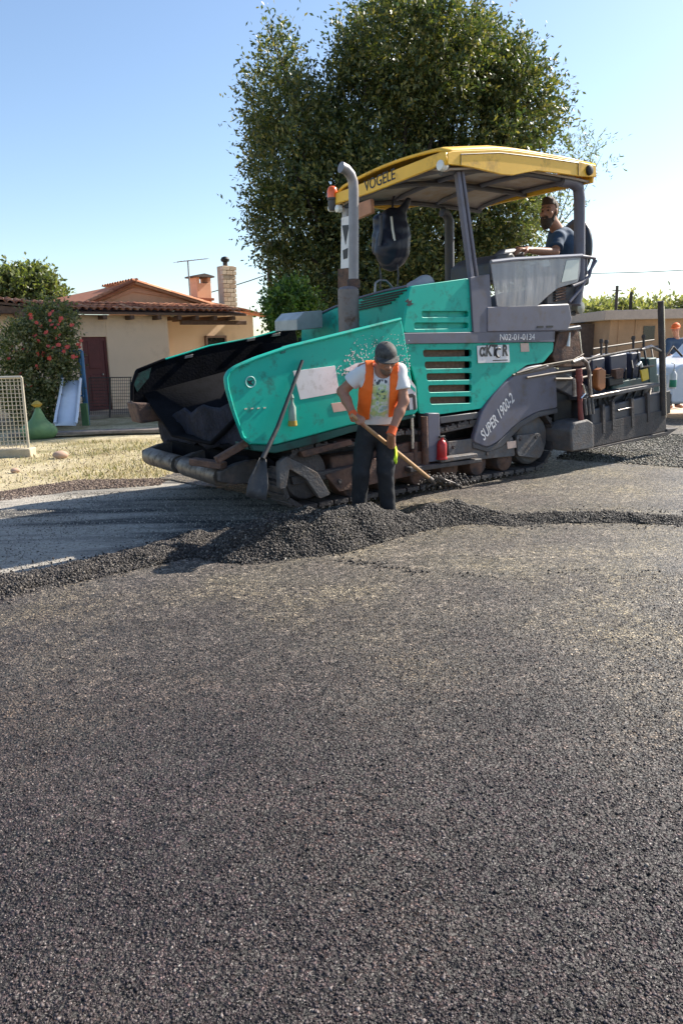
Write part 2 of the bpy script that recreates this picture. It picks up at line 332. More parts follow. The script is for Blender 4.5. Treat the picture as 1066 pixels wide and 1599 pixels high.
def smooth01(t): t = np.clip(t, 0, 1); return t * t * (3 - 2 * t)
def grid_mesh(name, xs, ys, hf, keep=None):
    X, Y = np.meshgrid(xs, ys, indexing='ij'); Z = hf(X, Y); nx, ny = X.shape
    V = np.stack([X, Y, Z], -1).reshape(-1, 3); i = np.arange((nx - 1) * (ny - 1)); a = (i // (ny - 1)) * ny + i % (ny - 1)
    Fc = np.stack([a, a + ny, a + ny + 1, a + 1], 1)
    if keep is not None:
        c = V[Fc].mean(1); Fc = Fc[keep(c[:, 0], c[:, 1])]
    used = np.unique(Fc); mp = np.zeros(len(V), int); mp[used] = np.arange(len(used)); return np_mesh(name, V[used], mp[Fc])
def inpoly(x, y, poly):
    r = np.zeros(x.shape, bool); n = len(poly)
    for i in range(n):
        (x0, y0), (x1, y1) = poly[i - 1], poly[i]
        c = ((y0 > y) != (y1 > y)) & (x < (x1 - x0) * (y - y0) / (y1 - y0 + 1e-12) + x0); r ^= c
    return r
def P2(x, y, z=0.0): v = G(x, y, z); return (v.x, v.y)
def n2(X, Y, s, seed): return wob(np.stack([X, Y, 0 * X], -1).astype(np.float32), s, seed)

span = np.concatenate([-np.geomspace(900, 14, 16), np.linspace(-12, 16, 113), np.geomspace(18, 900, 16)])
spany = np.concatenate([[-60, -20, -8], np.linspace(-4, 26, 121), np.geomspace(28, 1500, 18)])
def soil_h(X, Y): return -0.045 + 0.012 * n2(X, Y, 2.1, 1) + 0.008 * n2(X, Y, 6.5, 2)
g = link('ground', grid_mesh('ground', span, spany, soil_h), M_SOIL, smooth=True); tag(g, 'dry yellow soil with thin straw grass', kind='structure')

BERM_L = [P2(-260, 985), P2(0, 935), P2(160, 900), P2(345, 862)]
ROADP = BERM_L + [P2(380, 838), (-0.55, 5.75), (0.0, 6.6), (-2.2, 8.6), (-1.0, 12.5), (4.6, 15.6), (7.5, 12.2), (26, 10.8), (26, -6), (-9, -6), (-9, 2.9)]
def strip_h(X, Y):           # the freshly laid strip beyond the ridge is a little higher
    line = 5.98 - 0.06 * (X - 1.0); return 0.052 * smooth01((Y - line + 0.05) / 0.28) * smooth01((X - 0.1) / 0.7)
def road_h(X, Y): return strip_h(X, Y) + 0.004 * n2(X, Y, 3.0, 4) * (Y < 40)
xs = np.concatenate([np.linspace(-9, -3, 13), np.linspace(-2.9, 5, 160), np.linspace(5.2, 26, 60)])
ys = np.concatenate([np.linspace(-6, 0.5, 12), np.linspace(0.6, 13, 250), np.linspace(13.2, 15.8, 12)])
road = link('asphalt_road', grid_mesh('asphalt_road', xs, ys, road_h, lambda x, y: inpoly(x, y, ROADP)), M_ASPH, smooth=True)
tag(road, 'freshly laid dark asphalt mat filling the foreground', kind='structure')
OLD = [P2(-400, 800), P2(0, 777), P2(120, 758), P2(250, 749), (-1.5, 8.8), (0.5, 10.5), (1.5, 8.0), (0.2, 5.4), P2(345, 868), P2(160, 912), P2(0, 950), P2(-260, 1000), (-14, 4.5)]
o = link('base_course', grid_mesh('base_course', np.linspace(-14, 1.6, 260), np.linspace(3.2, 11, 200), lambda X, Y: -0.014 + 0.006 * n2(X, Y, 4, 8), lambda x, y: inpoly(x + 0.05 * n2(x, y, 9, 3), y + 0.08 * n2(x, y, 7, 5), OLD)), M_BASE, smooth=True)
tag(o, 'dusty grey base course not yet paved, with dark streaks', kind='structure')

# ---- stones
def ico():
    t = (1 + 5 ** 0.5) / 2
    v = np.array([(-1, t, 0), (1, t, 0), (-1, -t, 0), (1, -t, 0), (0, -1, t), (0, 1, t), (0, -1, -t), (0, 1, -t), (t, 0, -1), (t, 0, 1), (-t, 0, -1), (-t, 0, 1)], float)
    f = np.array([(0, 11, 5), (0, 5, 1), (0, 1, 7), (0, 7, 10), (0, 10, 11), (1, 5, 9), (5, 11, 4), (11, 10, 2), (10, 7, 6), (7, 1, 8), (3, 9, 4), (3, 4, 2), (3, 2, 6), (3, 6, 8), (3, 8, 9), (4, 9, 5), (2, 4, 11), (6, 2, 10), (8, 6, 7), (9, 8, 1)])
    return v / np.linalg.norm(v[0]), f
OCT = (np.array([(1, 0, 0), (-1, 0, 0), (0, 1, 0), (0, -1, 0), (0, 0, 1), (0, 0, -1)], float), np.array([(0, 2, 4), (2, 1, 4), (1, 3, 4), (3, 0, 4), (2, 0, 5), (1, 2, 5), (3, 1, 5), (0, 3, 5)]))
def rand_rot(n):
    q = rng.normal(size=(n, 4)); q /= np.linalg.norm(q, axis=1)[:, None]; w, x, y, z = q.T
    return np.stack([np.stack([1 - 2 * (y * y + z * z), 2 * (x * y - z * w), 2 * (x * z + y * w)], -1), np.stack([2 * (x * y + z * w), 1 - 2 * (x * x + z * z), 2 * (y * z - x * w)], -1), np.stack([2 * (x * z - y * w), 2 * (y * z + x * w), 1 - 2 * (x * x + y * y)], -1)], -2)
def stones(C, R, tmpl):
    v, f = tmpl; n = len(C); jit = 1 + rng.uniform(-0.28, 0.28, (n, len(v), 1))
    L = v[None] * jit * rng.uniform(0.62, 1.15, (n, 1, 3)) * R[:, None, None]
    V = np.einsum('nij,nkj->nki', rand_rot(n), L) + C[:, None]
    return V.reshape(-1, 3), (f[None] + (np.arange(n) * len(v))[:, None, None]).reshape(-1, f.shape[1])

# ---- ridges and the heap of loose mix: a crest line with height and half-width at each point
def ridge(X, Y, crest):
    H = np.zeros(X.shape)
    for (x0, y0, h0, w0), (x1, y1, h1, w1) in zip(crest[:-1], crest[1:]):
        dx, dy = x1 - x0, y1 - y0; t = np.clip(((X - x0) * dx + (Y - y0) * dy) / (dx * dx + dy * dy), 0, 1)
        d = np.hypot(X - x0 - t * dx, Y - y0 - t * dy) / (w0 + (w1 - w0) * t)
        p = np.clip(1 - d, 0, 1); p = p * (1.25 - 0.25 * p) * (1 - 0.22 * np.exp(-(d * 6) ** 2)); H = np.maximum(H, (h0 + (h1 - h0) * t) * p)
    return H
def heap(name, label, crest, base, dens, rmin, rmax, step=0.016, spill=0.0):
    c = np.array(crest); pad = c[:, 3].max() + 0.1
    x0, x1, y0, y1 = c[:, 0].min() - pad, c[:, 0].max() + pad, c[:, 1].min() - pad, c[:, 1].max() + pad
    def hf(X, Y):
        k = ridge(X + 0.035 * n2(X, Y, 9, 21), Y + 0.04 * n2(X, Y, 8, 22), crest)
        return base(X, Y) - 0.012 + k * (1 + 0.2 * n2(X, Y, 14, 23)) + (k > 0.004) * (0.012 * n2(X, Y, 48, 24) + 0.012 * n2(X, Y, 26, 27))
    xs = np.arange(x0, x1, step); ys = np.arange(y0, y1, step)
    me = grid_mesh(name, xs, ys, hf, lambda x, y: ridge(x, y, crest) > 0.002)
    o = link(name, me, M_MIX, None, smooth=True); tag(o, label, kind='stuff')
    n = int((x1 - x0) * (y1 - y0) * dens); px, py = rng.uniform(x0, x1, n), rng.uniform(y0, y1, n); k = ridge(px, py, crest) / c[:, 2].max()
    ok = rng.uniform(size=n) < np.clip(k * 6 + 0.05, 0, 1) * (k > 0); px, py = px[ok], py[ok]
    if spill:                      # stones that rolled off
        ns = int(len(px) * spill); a = rng.integers(0, len(px), ns); px = np.concatenate([px, px[a] + rng.normal(0, 0.09, ns)]); py = np.concatenate([py, py[a] + rng.normal(0, 0.11, ns)])
    R = rng.uniform(rmin, rmax, len(px)) * rng.choice([1, 1, 1, 1.5], len(px))
    Z = np.maximum(hf(px, py), base(px, py)) + R * 0.35
    V, Fc = stones(np.stack([px, py, Z], 1), R, ico())
    s = link('loose_stones', np_mesh('loose_stones', V, Fc), M_CHIP, o); s['kind'] = 'stuff'; return o
zero = lambda X, Y: 0.0 * X
HEAP = [(-0.90, 5.28, 0.10, 0.26), (-0.66, 5.34, 0.27, 0.42), (-0.2, 5.54, 0.335, 0.45), (0.12, 5.72, 0.30, 0.36), (0.40, 5.86, 0.19, 0.26), (0.66, 5.98, 0.11, 0.22), (1.0, 6.2, 0.12, 0.26), (1.3, 6.1, 0.04, 0.16)]
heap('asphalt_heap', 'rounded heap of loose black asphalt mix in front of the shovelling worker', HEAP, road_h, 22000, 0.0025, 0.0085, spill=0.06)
bl = [(*P2(-260, 968), 0.07, 0.32), (*P2(0, 918), 0.075, 0.28), (*P2(110, 896), 0.07, 0.25), (*P2(220, 870), 0.085, 0.26), (*P2(300, 850), 0.10, 0.28), (*P2(345, 838), 0.07, 0.18)]
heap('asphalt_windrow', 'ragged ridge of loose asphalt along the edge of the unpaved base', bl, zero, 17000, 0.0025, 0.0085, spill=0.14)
br = [(*P2(700, 812), 0.02, 0.1), (*P2(790, 816), 0.034, 0.13), (*P2(850, 813), 0.03, 0.11), (*P2(950, 812), 0.032, 0.12), (*P2(1066, 815), 0.03, 0.11), (*P2(1250, 818), 0.03, 0.12)]
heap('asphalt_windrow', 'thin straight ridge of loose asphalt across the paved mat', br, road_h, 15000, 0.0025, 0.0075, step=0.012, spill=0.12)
# small crumbs left on the mat
cr = []
for a, b_, k in ((570, 880, 26), (610, 886, 24), (650, 892, 16), (540, 876, 16), (905, 890, 8), (760, 901, 6), (720, 897, 5), (1000, 893, 7), (880, 893, 8)):
    for _ in range(k):
        v = G(a + rng.normal(0, 16), b_ + rng.normal(0, 1.3)); cr.append((v.x, v.y, 0.004, rng.uniform(0.004, 0.011)))
for _ in range(260):
    v = G(rng.uniform(60, 1066), rng.uniform(830, 1400)); cr.append((v.x, v.y, 0.003, rng.uniform(0.003, 0.007)))
cr = np.array(cr); V, Fc = stones(cr[:, :3], cr[:, 3], ico()); o = link('loose_crumbs', np_mesh('loose_crumbs', V, Fc), M_CHIP, road); o['kind'] = 'stuff'
# the stone skin of the mat, as far as single chippings can be told apart
N = 120000
yy = 1.2 + (rng.uniform(size=N) ** 1.25) * 3.3; xx = (rng.uniform(-1, 1, N)) * (0.52 * yy + 0.35); ok = inpoly(xx, yy, ROADP); xx, yy = xx[ok], yy[ok]
R = rng.uniform(0.0018, 0.0052, len(xx)) * rng.choice([1, 1, 1, 1, 1.6], len(xx))
V, Fc = stones(np.stack([xx, yy, road_h(xx, yy) + R * rng.uniform(-0.5, 0.12, len(xx))], 1), R, OCT)
o = link('surface_chippings', np_mesh('surface_chippings', V, Fc), chip_mat('surface_chips', [(0.0, (0.009, 0.0072, 0.008)), (0.5, (0.034, 0.026, 0.028)), (0.88, (0.085, 0.067, 0.067)), (1.0, (0.23, 0.195, 0.18))]), road); o['kind'] = 'stuff'
# gravel and straw on the soil at left, coarse gravel behind the screed
def scatter_gravel(name, label, poly, n, rmin, rmax, m, z=-0.03, t=OCT):
    p = np.array(poly); x = rng.uniform(p[:, 0].min(), p[:, 0].max(), n); y = rng.uniform(p[:, 1].min(), p[:, 1].max(), n); k = inpoly(x, y, poly); x, y = x[k], y[k]
    R = rng.uniform(rmin, rmax, len(x)); V, Fc = stones(np.stack([x, y, z + R * 0.3], 1), R, t); o = link(name, np_mesh(name, V, Fc), m); tag(o, label, kind='stuff'); return o
M_GRAV = chip_mat('pale_gravel', [(0, (0.10, 0.08, 0.06)), (0.5, (0.27, 0.22, 0.15)), (1, (0.48, 0.42, 0.32))], 0.9)
M_RAP = chip_mat('brown_millings', [(0, (0.05, 0.035, 0.03)), (0.6, (0.13, 0.095, 0.08)), (1, (0.28, 0.22, 0.17))], 0.9)
scatter_gravel('brown_millings', 'strip of brown crushed millings along the dry grass', [P2(-200, 815), P2(0, 782), P2(120, 764), P2(250, 756), P2(265, 745), P2(120, 748), P2(0, 766), P2(-200, 792)], 26000, 0.006, 0.018, M_RAP, -0.018)
scatter_gravel('base_gravel', 'fine grey grit lying loose on the unpaved base', [P2(-150, 905), P2(0, 900), P2(160, 872), P2(330, 835), (-0.5, 5.6), (-0.2, 6.4), (-1.6, 8.2), P2(265, 762), P2(120, 768), P2(-150, 800)], 22000, 0.0025, 0.0085, chip_mat('base_grit', [(0, (0.07, 0.065, 0.06)), (0.35, (0.24, 0.22, 0.19)), (1, (0.56, 0.51, 0.44))], 0.9), -0.013)
scatter_gravel('pale_gravel', 'pale gravel scattered over dry soil beside the house', [P2(-100, 770), P2(250, 750), P2(300, 700), P2(-100, 690)], 2600, 0.005, 0.016, M_GRAV)
scatter_gravel('coarse_chippings', 'coarse sunlit asphalt chippings beside the screed', [P2(862, 716, .05), P2(1066, 731, .05), P2(1500, 733, .05), P2(1500, 690, .05), P2(1046, 678, .05), P2(905, 700, .05)], 26000, 0.007, 0.016, chip_mat('dusty_chippings', [(0, (0.03, 0.03, 0.028)), (0.5, (0.10, 0.095, 0.08)), (1, (0.26, 0.25, 0.20))], 0.6), 0.054)
sand = grid_mesh('sand_verge', np.linspace(4, 40, 60), np.linspace(10.5, 24, 40), lambda X, Y: -0.005 + 0.01 * n2(X, Y, 2, 6), lambda x, y: y > 12.0 - 0.06 * x)
o = link('sand_verge', sand, mat('pale_sand', (0.55, 0.44, 0.33), 0.95, var=0.2, vs=3, bump=0.6, bs=20)); tag(o, 'bare pale sandy verge beyond the paver', kind='structure')
def blades(n, poly, hmin, hmax, z, wd=0.006):
    p = np.array(poly); x = rng.uniform(p[:, 0].min(), p[:, 0].max(), n); y = rng.uniform(p[:, 1].min(), p[:, 1].max(), n); k = inpoly(x, y, poly) & (n2(x, y, 2.2, 31) + rng.normal(0, 0.35, n) > 0); x, y = x[k], y[k]; n = len(x)
    h = rng.uniform(hmin, hmax, n); a = rng.uniform(0, 2 * PI, n); ln = rng.uniform(0.2, 1.1, n) * h; dx, dy = np.cos(a), np.sin(a)
    b0 = np.stack([x - dy * wd, y + dx * wd, np.full(n, z)], 1); b1 = np.stack([x + dy * wd, y - dx * wd, np.full(n, z)], 1); tp = np.stack([x + dx * ln, y + dy * ln, z + h], 1)
    return np.stack([b0, b1, tp], 1).reshape(-1, 3), np.arange(3 * n).reshape(-1, 3)
M_STRAW = chip_mat('straw', [(0, (0.30, 0.24, 0.09)), (0.6, (0.42, 0.35, 0.15)), (0.85, (0.18, 0.19, 0.05)), (1, (0.11, 0.15, 0.03))], 0.8)
V, Fc = blades(17000, [P2(-250, 760), P2(255, 742), P2(300, 700), P2(260, 684), P2(-150, 690)], 0.02, 0.075, -0.04)
o = link('dry_grass', np_mesh('dry_grass', V, Fc), M_STRAW); tag(o, 'short straw coloured grass in front of the house yard', kind='stuff')
# ================================================================ the paver
TEAL = mat('teal_paint', (0.004, 0.41, 0.31), 0.42, var=0.10, vs=3, dirt=(0.03, 0.16, 0.125), dirt_amt=0.34, ds=6, spec=0.3)
GREY = mat('slate_grey_paint', (0.115, 0.113, 0.150), 0.5, var=0.10, vs=4, dirt=(0.13, 0.11, 0.10), dirt_amt=0.35, ds=6)
DGREY = mat('dark_grey_paint', (0.055, 0.056, 0.068), 0.5, var=0.2, vs=5, dirt=(0.10, 0.085, 0.07), dirt_amt=0.45, ds=7)
YEL = mat('yellow_paint', (0.88, 0.50, 0.045), 0.45, var=0.07, vs=3, dirt=(0.45, 0.27, 0.07), dirt_amt=0.3, ds=4)
TAR = mat('tarred_steel', (0.005, 0.0052, 0.007), 0.9, spec=0.08, var=0.5, vs=7, bump=0.2, bs=40, dirt=(0.008, 0.008, 0.011), dirt_amt=0.5, ds=5)
STEEL = mat('worn_steel', (0.30, 0.28, 0.27), 0.38, metal=0.8, var=0.25, vs=9, dirt=(0.11, 0.07, 0.045), dirt_amt=0.5, ds=9)
RUST = mat('rusty_steel', (0.14, 0.075, 0.05), 0.8, var=0.4, vs=14, bump=0.4, bs=70, dirt=(0.06, 0.05, 0.05), dirt_amt=0.5, ds=8)
GRIME = mat('grimy_steel', (0.06, 0.052, 0.05), 0.7, var=0.4, vs=10, bump=0.4, bs=50, dirt=(0.13, 0.10, 0.085), dirt_amt=0.4, ds=9)
DUSTY = mat('dusty_grey_steel', (0.105, 0.10, 0.10), 0.7, var=0.3, vs=8, bump=0.3, bs=50, dirt=(0.15, 0.115, 0.09), dirt_amt=0.5, ds=7)
BLACK = mat('black_rubber', (0.012, 0.012, 0.013), 0.6, var=0.3)
WHITE = mat('white_decal', (0.72, 0.70, 0.69), 0.5, var=0.05, dirt=(0.5, 0.46, 0.42), dirt_amt=0.25, ds=9)
PINK = mat('faded_label', (0.55, 0.40, 0.33), 0.6, var=0.1)
INK = mat('black_print', (0.015, 0.015, 0.018), 0.5, var=0.1)
RED = mat('red_paint', (0.42, 0.018, 0.02), 0.4, var=0.15)
ORANGE = mat('orange_lens', (0.85, 0.13, 0.01), 0.2, var=0.05, spec=0.7)
CHROME = mat('bright_rod', (0.75, 0.74, 0.72), 0.2, metal=1.0, var=0.08)
HOSE = mat('dusty_hose', (0.16, 0.12, 0.085), 0.6, var=0.3)
LENS = mat('lamp_lens', (0.72, 0.72, 0.68), 0.12, var=0.05, spec=0.8)
pv = thing('asphalt_paver', 'teal and grey tracked asphalt paver with yellow canopy roof', 'paver', (O.x, O.y, ZM), TH)
WID = 2.3
def pt(x, y, w=0.0): return tuple(M(x, y, w))
def pl(name, px, m, w=0.0, th=0.03, r=0.02, holes=(), bev=0.004, parent=pv, hr=0.012):
    return plate(name, fillet(MU(px, w), r), m, parent, w, th, [fillet(MU(h, w), hr) for h in holes], bev)
def rod(name, pxw, r, m, parent=pv, n=10): return B().tube([pt(*p) for p in pxw], r, n).build(name, m, parent)
def slab(name, px, w0, w1, m, bevel=0.008, parent=pv, wref=None):
    return B().prism(MU(px, w0 if wref is None else wref), w0, w1).build(name, m, parent, bevel)

# ---- chassis and tracks
B().box(-2.0, -0.9, 0.40, WID - 0.40, 0.24, 0.56).build('chassis', GRIME, pv, 0.02)
B().box(-0.895, 1.55, 0.40, WID - 0.40, 0.24, 0.945).build('chassis', GRIME, pv, 0.02)
B().box(-0.75, 1.35, 0.10, WID - 0.10, 0.95, 1.42).build('chassis', GRIME, pv, 0.02)
fu, fz, fr, ru, rz_, rr = -1.86, 0.335, 0.285, 1.19, 0.375, 0.335
def track_path(n=200):
    pts = []
    for a in np.linspace(-90, -270, 40): pts.append((fu + fr * math.cos(math.radians(a)), fz + fr * math.sin(math.radians(a))))
    for t in np.linspace(0, 1, 60)[1:-1]: pts.append((fu + (ru - fu) * t, fz + fr + (rz_ + rr - fz - fr) * t - 0.035 * math.sin(PI * t * 3) ** 2))
    for a in np.linspace(90, -90, 40): pts.append((ru + rr * math.cos(math.radians(a)), rz_ + rr * math.sin(math.radians(a))))
    for t in np.linspace(0, 1, 60)[1:-1]: pts.append((ru + (fu - ru) * t, (rz_ - rr) * (1 - t) + (fz - fr) * t))
    return pts
tp = [Vector((a, 0, b)) for a, b in track_path()]
cum = [0.0]
for i in range(len(tp)): cum.append(cum[-1] + (tp[(i + 1) % len(tp)] - tp[i]).length)
def at_len(s):
    s %= cum[-1]
    i = max(k for k in range(len(tp)) if cum[k] <= s); a, b = tp[i], tp[(i + 1) % len(tp)]; t = (s - cum[i]) / max(1e-6, cum[i + 1] - cum[i]); return a.lerp(b, t), (b - a).normalized()
NP = 46
padm = B().box(-0.076, 0.076, -0.165, 0.165, -0.038, 0.0).box(-0.055, -0.03, -0.165, 0.165, -0.002, 0.018).box(0.02, 0.05, -0.165, 0.165, -0.002, 0.018).mesh('track_pad'); padm.materials.append(GRIME)
bump_z = max(rz_ - rr, fz - fr)
for wc in (0.17, WID - 0.17):
    for k in range(NP):
        p, d = at_len(k * cum[-1] / NP); o = bpy.data.objects.new('track_pad', padm); COL.objects.link(o); o.parent = pv
        nrm = Vector((d.z, 0, -d.x)); nrm = -nrm if nrm.dot(p - Vector(((fu + ru) / 2, 0, 0.36))) < 0 else nrm
        mt = Matrix((d, nrm.cross(d), nrm)).transposed().to_4x4(); mt.translation = (p.x, wc, p.z - 0.012); o.matrix_local = mt
    for (u, z, r) in ((fu, fz, fr - 0.05), (ru, rz_, rr - 0.05)):
        B().lathe((u, wc - 0.10, z), [(r * 0.25, -0.045), (r * 0.3, -0.03), (r * 0.55, -0.02), (r * 0.9, -0.01), (r, 0.02), (r, 0.18), (r * 0.6, 0.2)], 'y', 28).build('track_wheel', DUSTY if u > 0 else GRIME, pv)
    for k in range(6):
        B().lathe((-1.35 + k * 0.42, wc - 0.11, 0.19), [(0.03, -0.03), (0.06, -0.02), (0.12, 0.0), (0.13, 0.02), (0.13, 0.2), (0.05, 0.22)], 'y', 20).build('track_roller', RUST, pv)
    B().box(-1.55, 0.9, wc - 0.06, wc + 0.14, 0.24, 0.46).build('track_frame', RUST, pv, 0.02)
pl('cover_plate', [(699, 690), (752, 683), (800, 682), (804, 712), (702, 722)], DUSTY, -0.006, 0.03, 0.03)
pl('cover_plate', [(806, 680), (842, 676), (850, 700), (842, 716), (808, 712)], DUSTY, -0.01, 0.03, 0.04)
for a, b_ in ((708, 698), (742, 692), (760, 708), (724, 712), (812, 686), (836, 682)):
    B().lathe(pt(a, b_, -0.012), [(0.018, -0.012), (0.022, 0), (0.022, 0.01)], 'y', 6).build('bolt', GRIME, pv)
pl('warning_label', [(791, 690), (805, 688), (806, 699), (792, 701)], PINK, -0.016, 0.004, 0.003)
pl('track_side_plate', [(508, 742), (600, 712), (664, 704), (664, 738), (600, 752), (530, 768)], RUST, 0.0, 0.03, 0.02)
for a, b_ in ((530, 752), (566, 742), (600, 732), (640, 722), (650, 734)): B().lathe(pt(a, b_, -0.004), [(0.018, -0.014), (0.024, 0), (0.024, 0.01)], 'y', 6).build('bolt', GRIME, pv)
# scraper and guard at the front of the track
pl('track_guard', [(436, 722), (447, 713), (470, 724), (496, 738), (516, 772), (500, 779), (478, 748), (452, 732), (447, 762), (437, 764)], DUSTY, -0.03, 0.06, 0.02)
slab('track_scraper', [(470, 705), (548, 686), (552, 694), (474, 715)], -0.02, 0.2, RUST)
slab('side_beam', [(455, 745), (640, 712), (642, 724), (458, 758)], 0.02, 0.1, GRIME)
# steps, column, rods between wing and panel
slab('step_column', [(668, 645), (686, 645), (688, 720), (669, 722)], -0.05, 0.10, GREY)
slab('step', [(688, 716), (745, 708), (746, 714), (689, 723)], -0.10, 0.06, DUSTY)
slab('step', [(640, 730), (752, 716), (752, 722), (641, 738)], -0.09, 0.04, GRIME)
rod('lift_cylinder', [(642, 648, 0.02), (644, 700, 0.02)], 0.022, CHROME)
rod('lift_cylinder', [(646, 690, 0.02), (647, 726, 0.02)], 0.032, RUST)
rod('lift_cylinder', [(662, 650, -0.02), (664, 728, -0.02)], 0.035, RUST)
slab('frame_plate', [(600, 700), (640, 690), (664, 690), (664, 715), (604, 735)], 0.05, 0.1, RUST)
slab('rail_bar', [(686, 651), (748, 643), (750, 653), (688, 662)], 0.0, 0.08, DGREY)
slab('rail_bar', [(688, 668), (760, 655), (760, 662), (689, 677)], 0.02, 0.10, DUSTY)

# ---- engine bay: louvred side panels
for nm, px, hl in (
    ('side_panel', [(631, 537), (864, 534), (863, 548), (848, 566), (822, 570), (791, 592), (766, 619), (752, 638), (688, 647), (654, 646), (650, 600)],
     [[(660 + k * 2.6, 546.5 + k * 18.4), (736, 546 + k * 18.2), (736, 556.5 + k * 18.2), (661 + k * 2.6, 557.5 + k * 18.4)] for k in range(5)]),
    ('hood_panel', [(629, 519.5), (640, 447), (733, 434), (738, 519)],
     [[(658, 486), (731, 486), (731, 494.5), (658, 495.5)], [(646, 504), (731, 504), (731, 512.5), (646, 514)]])):
    pl(nm, px, TEAL, 0.0, 0.035, [0.03] * 20 if nm == 'side_panel' else 0.05, hl, 0.005, hr=0.035)
sc = mat('radiator_screen', (0.20, 0.125, 0.085), 0.8, var=0.35, vs=30, bump=0.6, bs=160)
slab('radiator_screen', [(645, 480), (724, 480), (726, 640), (650, 644)], 0.07, 0.09, sc, 0)
slab('engine_block', [(645, 640), (647, 520), (866, 520), (864, 545), (846, 563), (790, 590), (750, 636)], 0.10, WID - 0.12, BLACK, 0)
UH = -0.685; hs_ = [NW(640, 447, UH), NW(600, 455, UH), NW(560, 466, UH), NW(520, 481, UH), NW(480, 500, UH), NW(470, 516, UH)]
UB = M(736, 470).x; zb = M(733, 434).z - hs_[0].z
sec0 = [(0.04, 1.42)] + [(max(0.04, p.y), p.z) for p in hs_] + [(hs_[-1].y + 0.02, 1.42)]
nh = len(sec0); V = [(UH, w, z) for w, z in sec0] + [(UB, w, z + (zb if z > 1.5 else 0)) for w, z in sec0]
hood = B().add(V, [tuple(range(nh)), tuple(range(2 * nh - 1, nh - 1, -1))] + [(k, (k + 1) % nh, (k + 1) % nh + nh, k + nh) for k in range(nh)]).build('hood', TEAL, pv, 0.015)
B().tube([(UH - 0.004, max(0.03, p.y), p.z + 0.004) for p in hs_[:-1]], 0.012, 8).build('hood_edge', GREY, hood)
for k in range(5):
    a = NW(566 - k * 3, 467.5 + k * 4.4, UH - 0.008); b_ = NW(634 - k * 6, 453 + k * 5.0, UH - 0.008)
    B().bar(a, b_, 0.012, 0.013).build('louvre', BLACK, hood)
pl('maker_mark', [(632, 471), (637, 466), (639, 470), (643, 468), (642, 473), (646, 474), (639, 478), (634, 477), (637, 473)], INK, -0.003, 0.004, 0.0, bev=0.0005)
slab('tool_box', [(459, 499), (470, 487), (499, 485), (500, 512), (460, 516)], 1.25, 1.7, mat('pale_steel', (0.35, 0.38, 0.38), 0.4, var=0.2), wref=1.3)
# ---- grey band, platform
pl('grey_band', [(630, 520), (866, 517), (865, 534), (630, 537)], GREY, -0.02, 0.05, 0.004)
pl('cab_column', [(734, 433), (764, 428), (767, 479), (763, 519.5), (739, 519.5)], GREY, -0.022, 0.1, 0.01)
slab('platform_side', [(760, 479), (888, 474), (893, 498), (886, 517), (760, 519)], -0.03, 0.25, GREY, 0.015)
slab('platform_floor', [(735, 500), (890, 497), (886, 517), (735, 519)], 0.26, WID, DGREY, 0.01, wref=0)
slab('platform_side', [(760, 479), (888, 474), (893, 498), (886, 517), (760, 519)], WID - 0.2, WID + 0.03, GREY, 0.015, wref=0)
for k in range(2): slab('vent_slit', [(838 + 15 * k, 509.0 - .4 * k), (848 + 15 * k, 508.6 - .4 * k), (848 + 15 * k, 511.8 - .4 * k), (838 + 15 * k, 512.2 - .4 * k)], -0.034, -0.02, BLACK, 0)
text('plate_lettering', 'N02-01-0134', 0.092, WHITE, pv, pt(779, 531.5, -0.0225), sx=1.12)
sg = pl('name_sign', [(744.5, 540), (794, 538), (795.5, 565.5), (746, 567)], WHITE, -0.012, 0.008, 0.004, bev=0.001)
a = pt(748, 556.2, -0.0145); text('sign_lettering', '\u03b1KT', 0.16, INK, sg, a, sx=0.86, bold=0.005)
text('sign_lettering', 'R', 0.16, INK, sg, pt(783.4, 555.4, -0.0145), sx=0.88, bold=0.005)
rg = B(); cx = M(777.8, 550.3, -0.0145); rg.tube([(cx.x + 0.042 * math.cos(t), cx.y, cx.z + 0.044 * math.sin(t)) for t in np.linspace(0.9, 5.2, 18)], 0.012, 6).build('sign_lettering', INK, sg)
pl('sign_small_print', [(769, 562.3), (792, 561.3), (792, 562.9), (769, 563.9)], INK, -0.0135, 0.002, 0.0, bev=0.0003, parent=sg)
pl('warning_label', [(812, 536), (825, 535.6), (826, 549), (813, 549.5)], PINK, -0.006, 0.005, 0.003, bev=0.001)
# fender with the model lettering
fpx = [(738, 690), (752, 641), (766, 622), (791, 595), (822, 573), (848, 569), (867, 573), (870, 637), (838, 643), (806, 661), (778, 690), (760, 699)]
fe = pl('fender', fpx, GREY, -0.03, 0.06, [0.05, .1, .1, .15, .1, .05, .05, .05, .1, .15, .1, .05], bev=0.012)
slab('fender_lip', [(738, 690), (760, 699), (778, 690), (806, 661), (838, 643), (870, 637), (870, 645), (840, 652), (812, 668), (784, 698), (762, 707), (738, 700)], -0.02, 0.33, DGREY, 0.01)
a = M(755, 689, -0.033); b_ = M(812, 613, -0.033); d = (b_ - a); L = d.length; d.normalize(); upv = Vector((0, -1, 0)).cross(d); upv = -upv if upv.z < 0 else upv
text('model_lettering', 'SUPER 1900-2', 0.165, WHITE, fe, a, right=tuple(d), up=tuple(upv), sx=L / (0.165 * 7.05), shear=0.25, bold=0.002)
# far side body closes the engine bay
B().prism(MU([(631, 537), (864, 534), (848, 566), (791, 592), (752, 638), (654, 646)], 0), WID - 0.11, WID - 0.01).build('side_panel', TEAL, pv, 0.01)

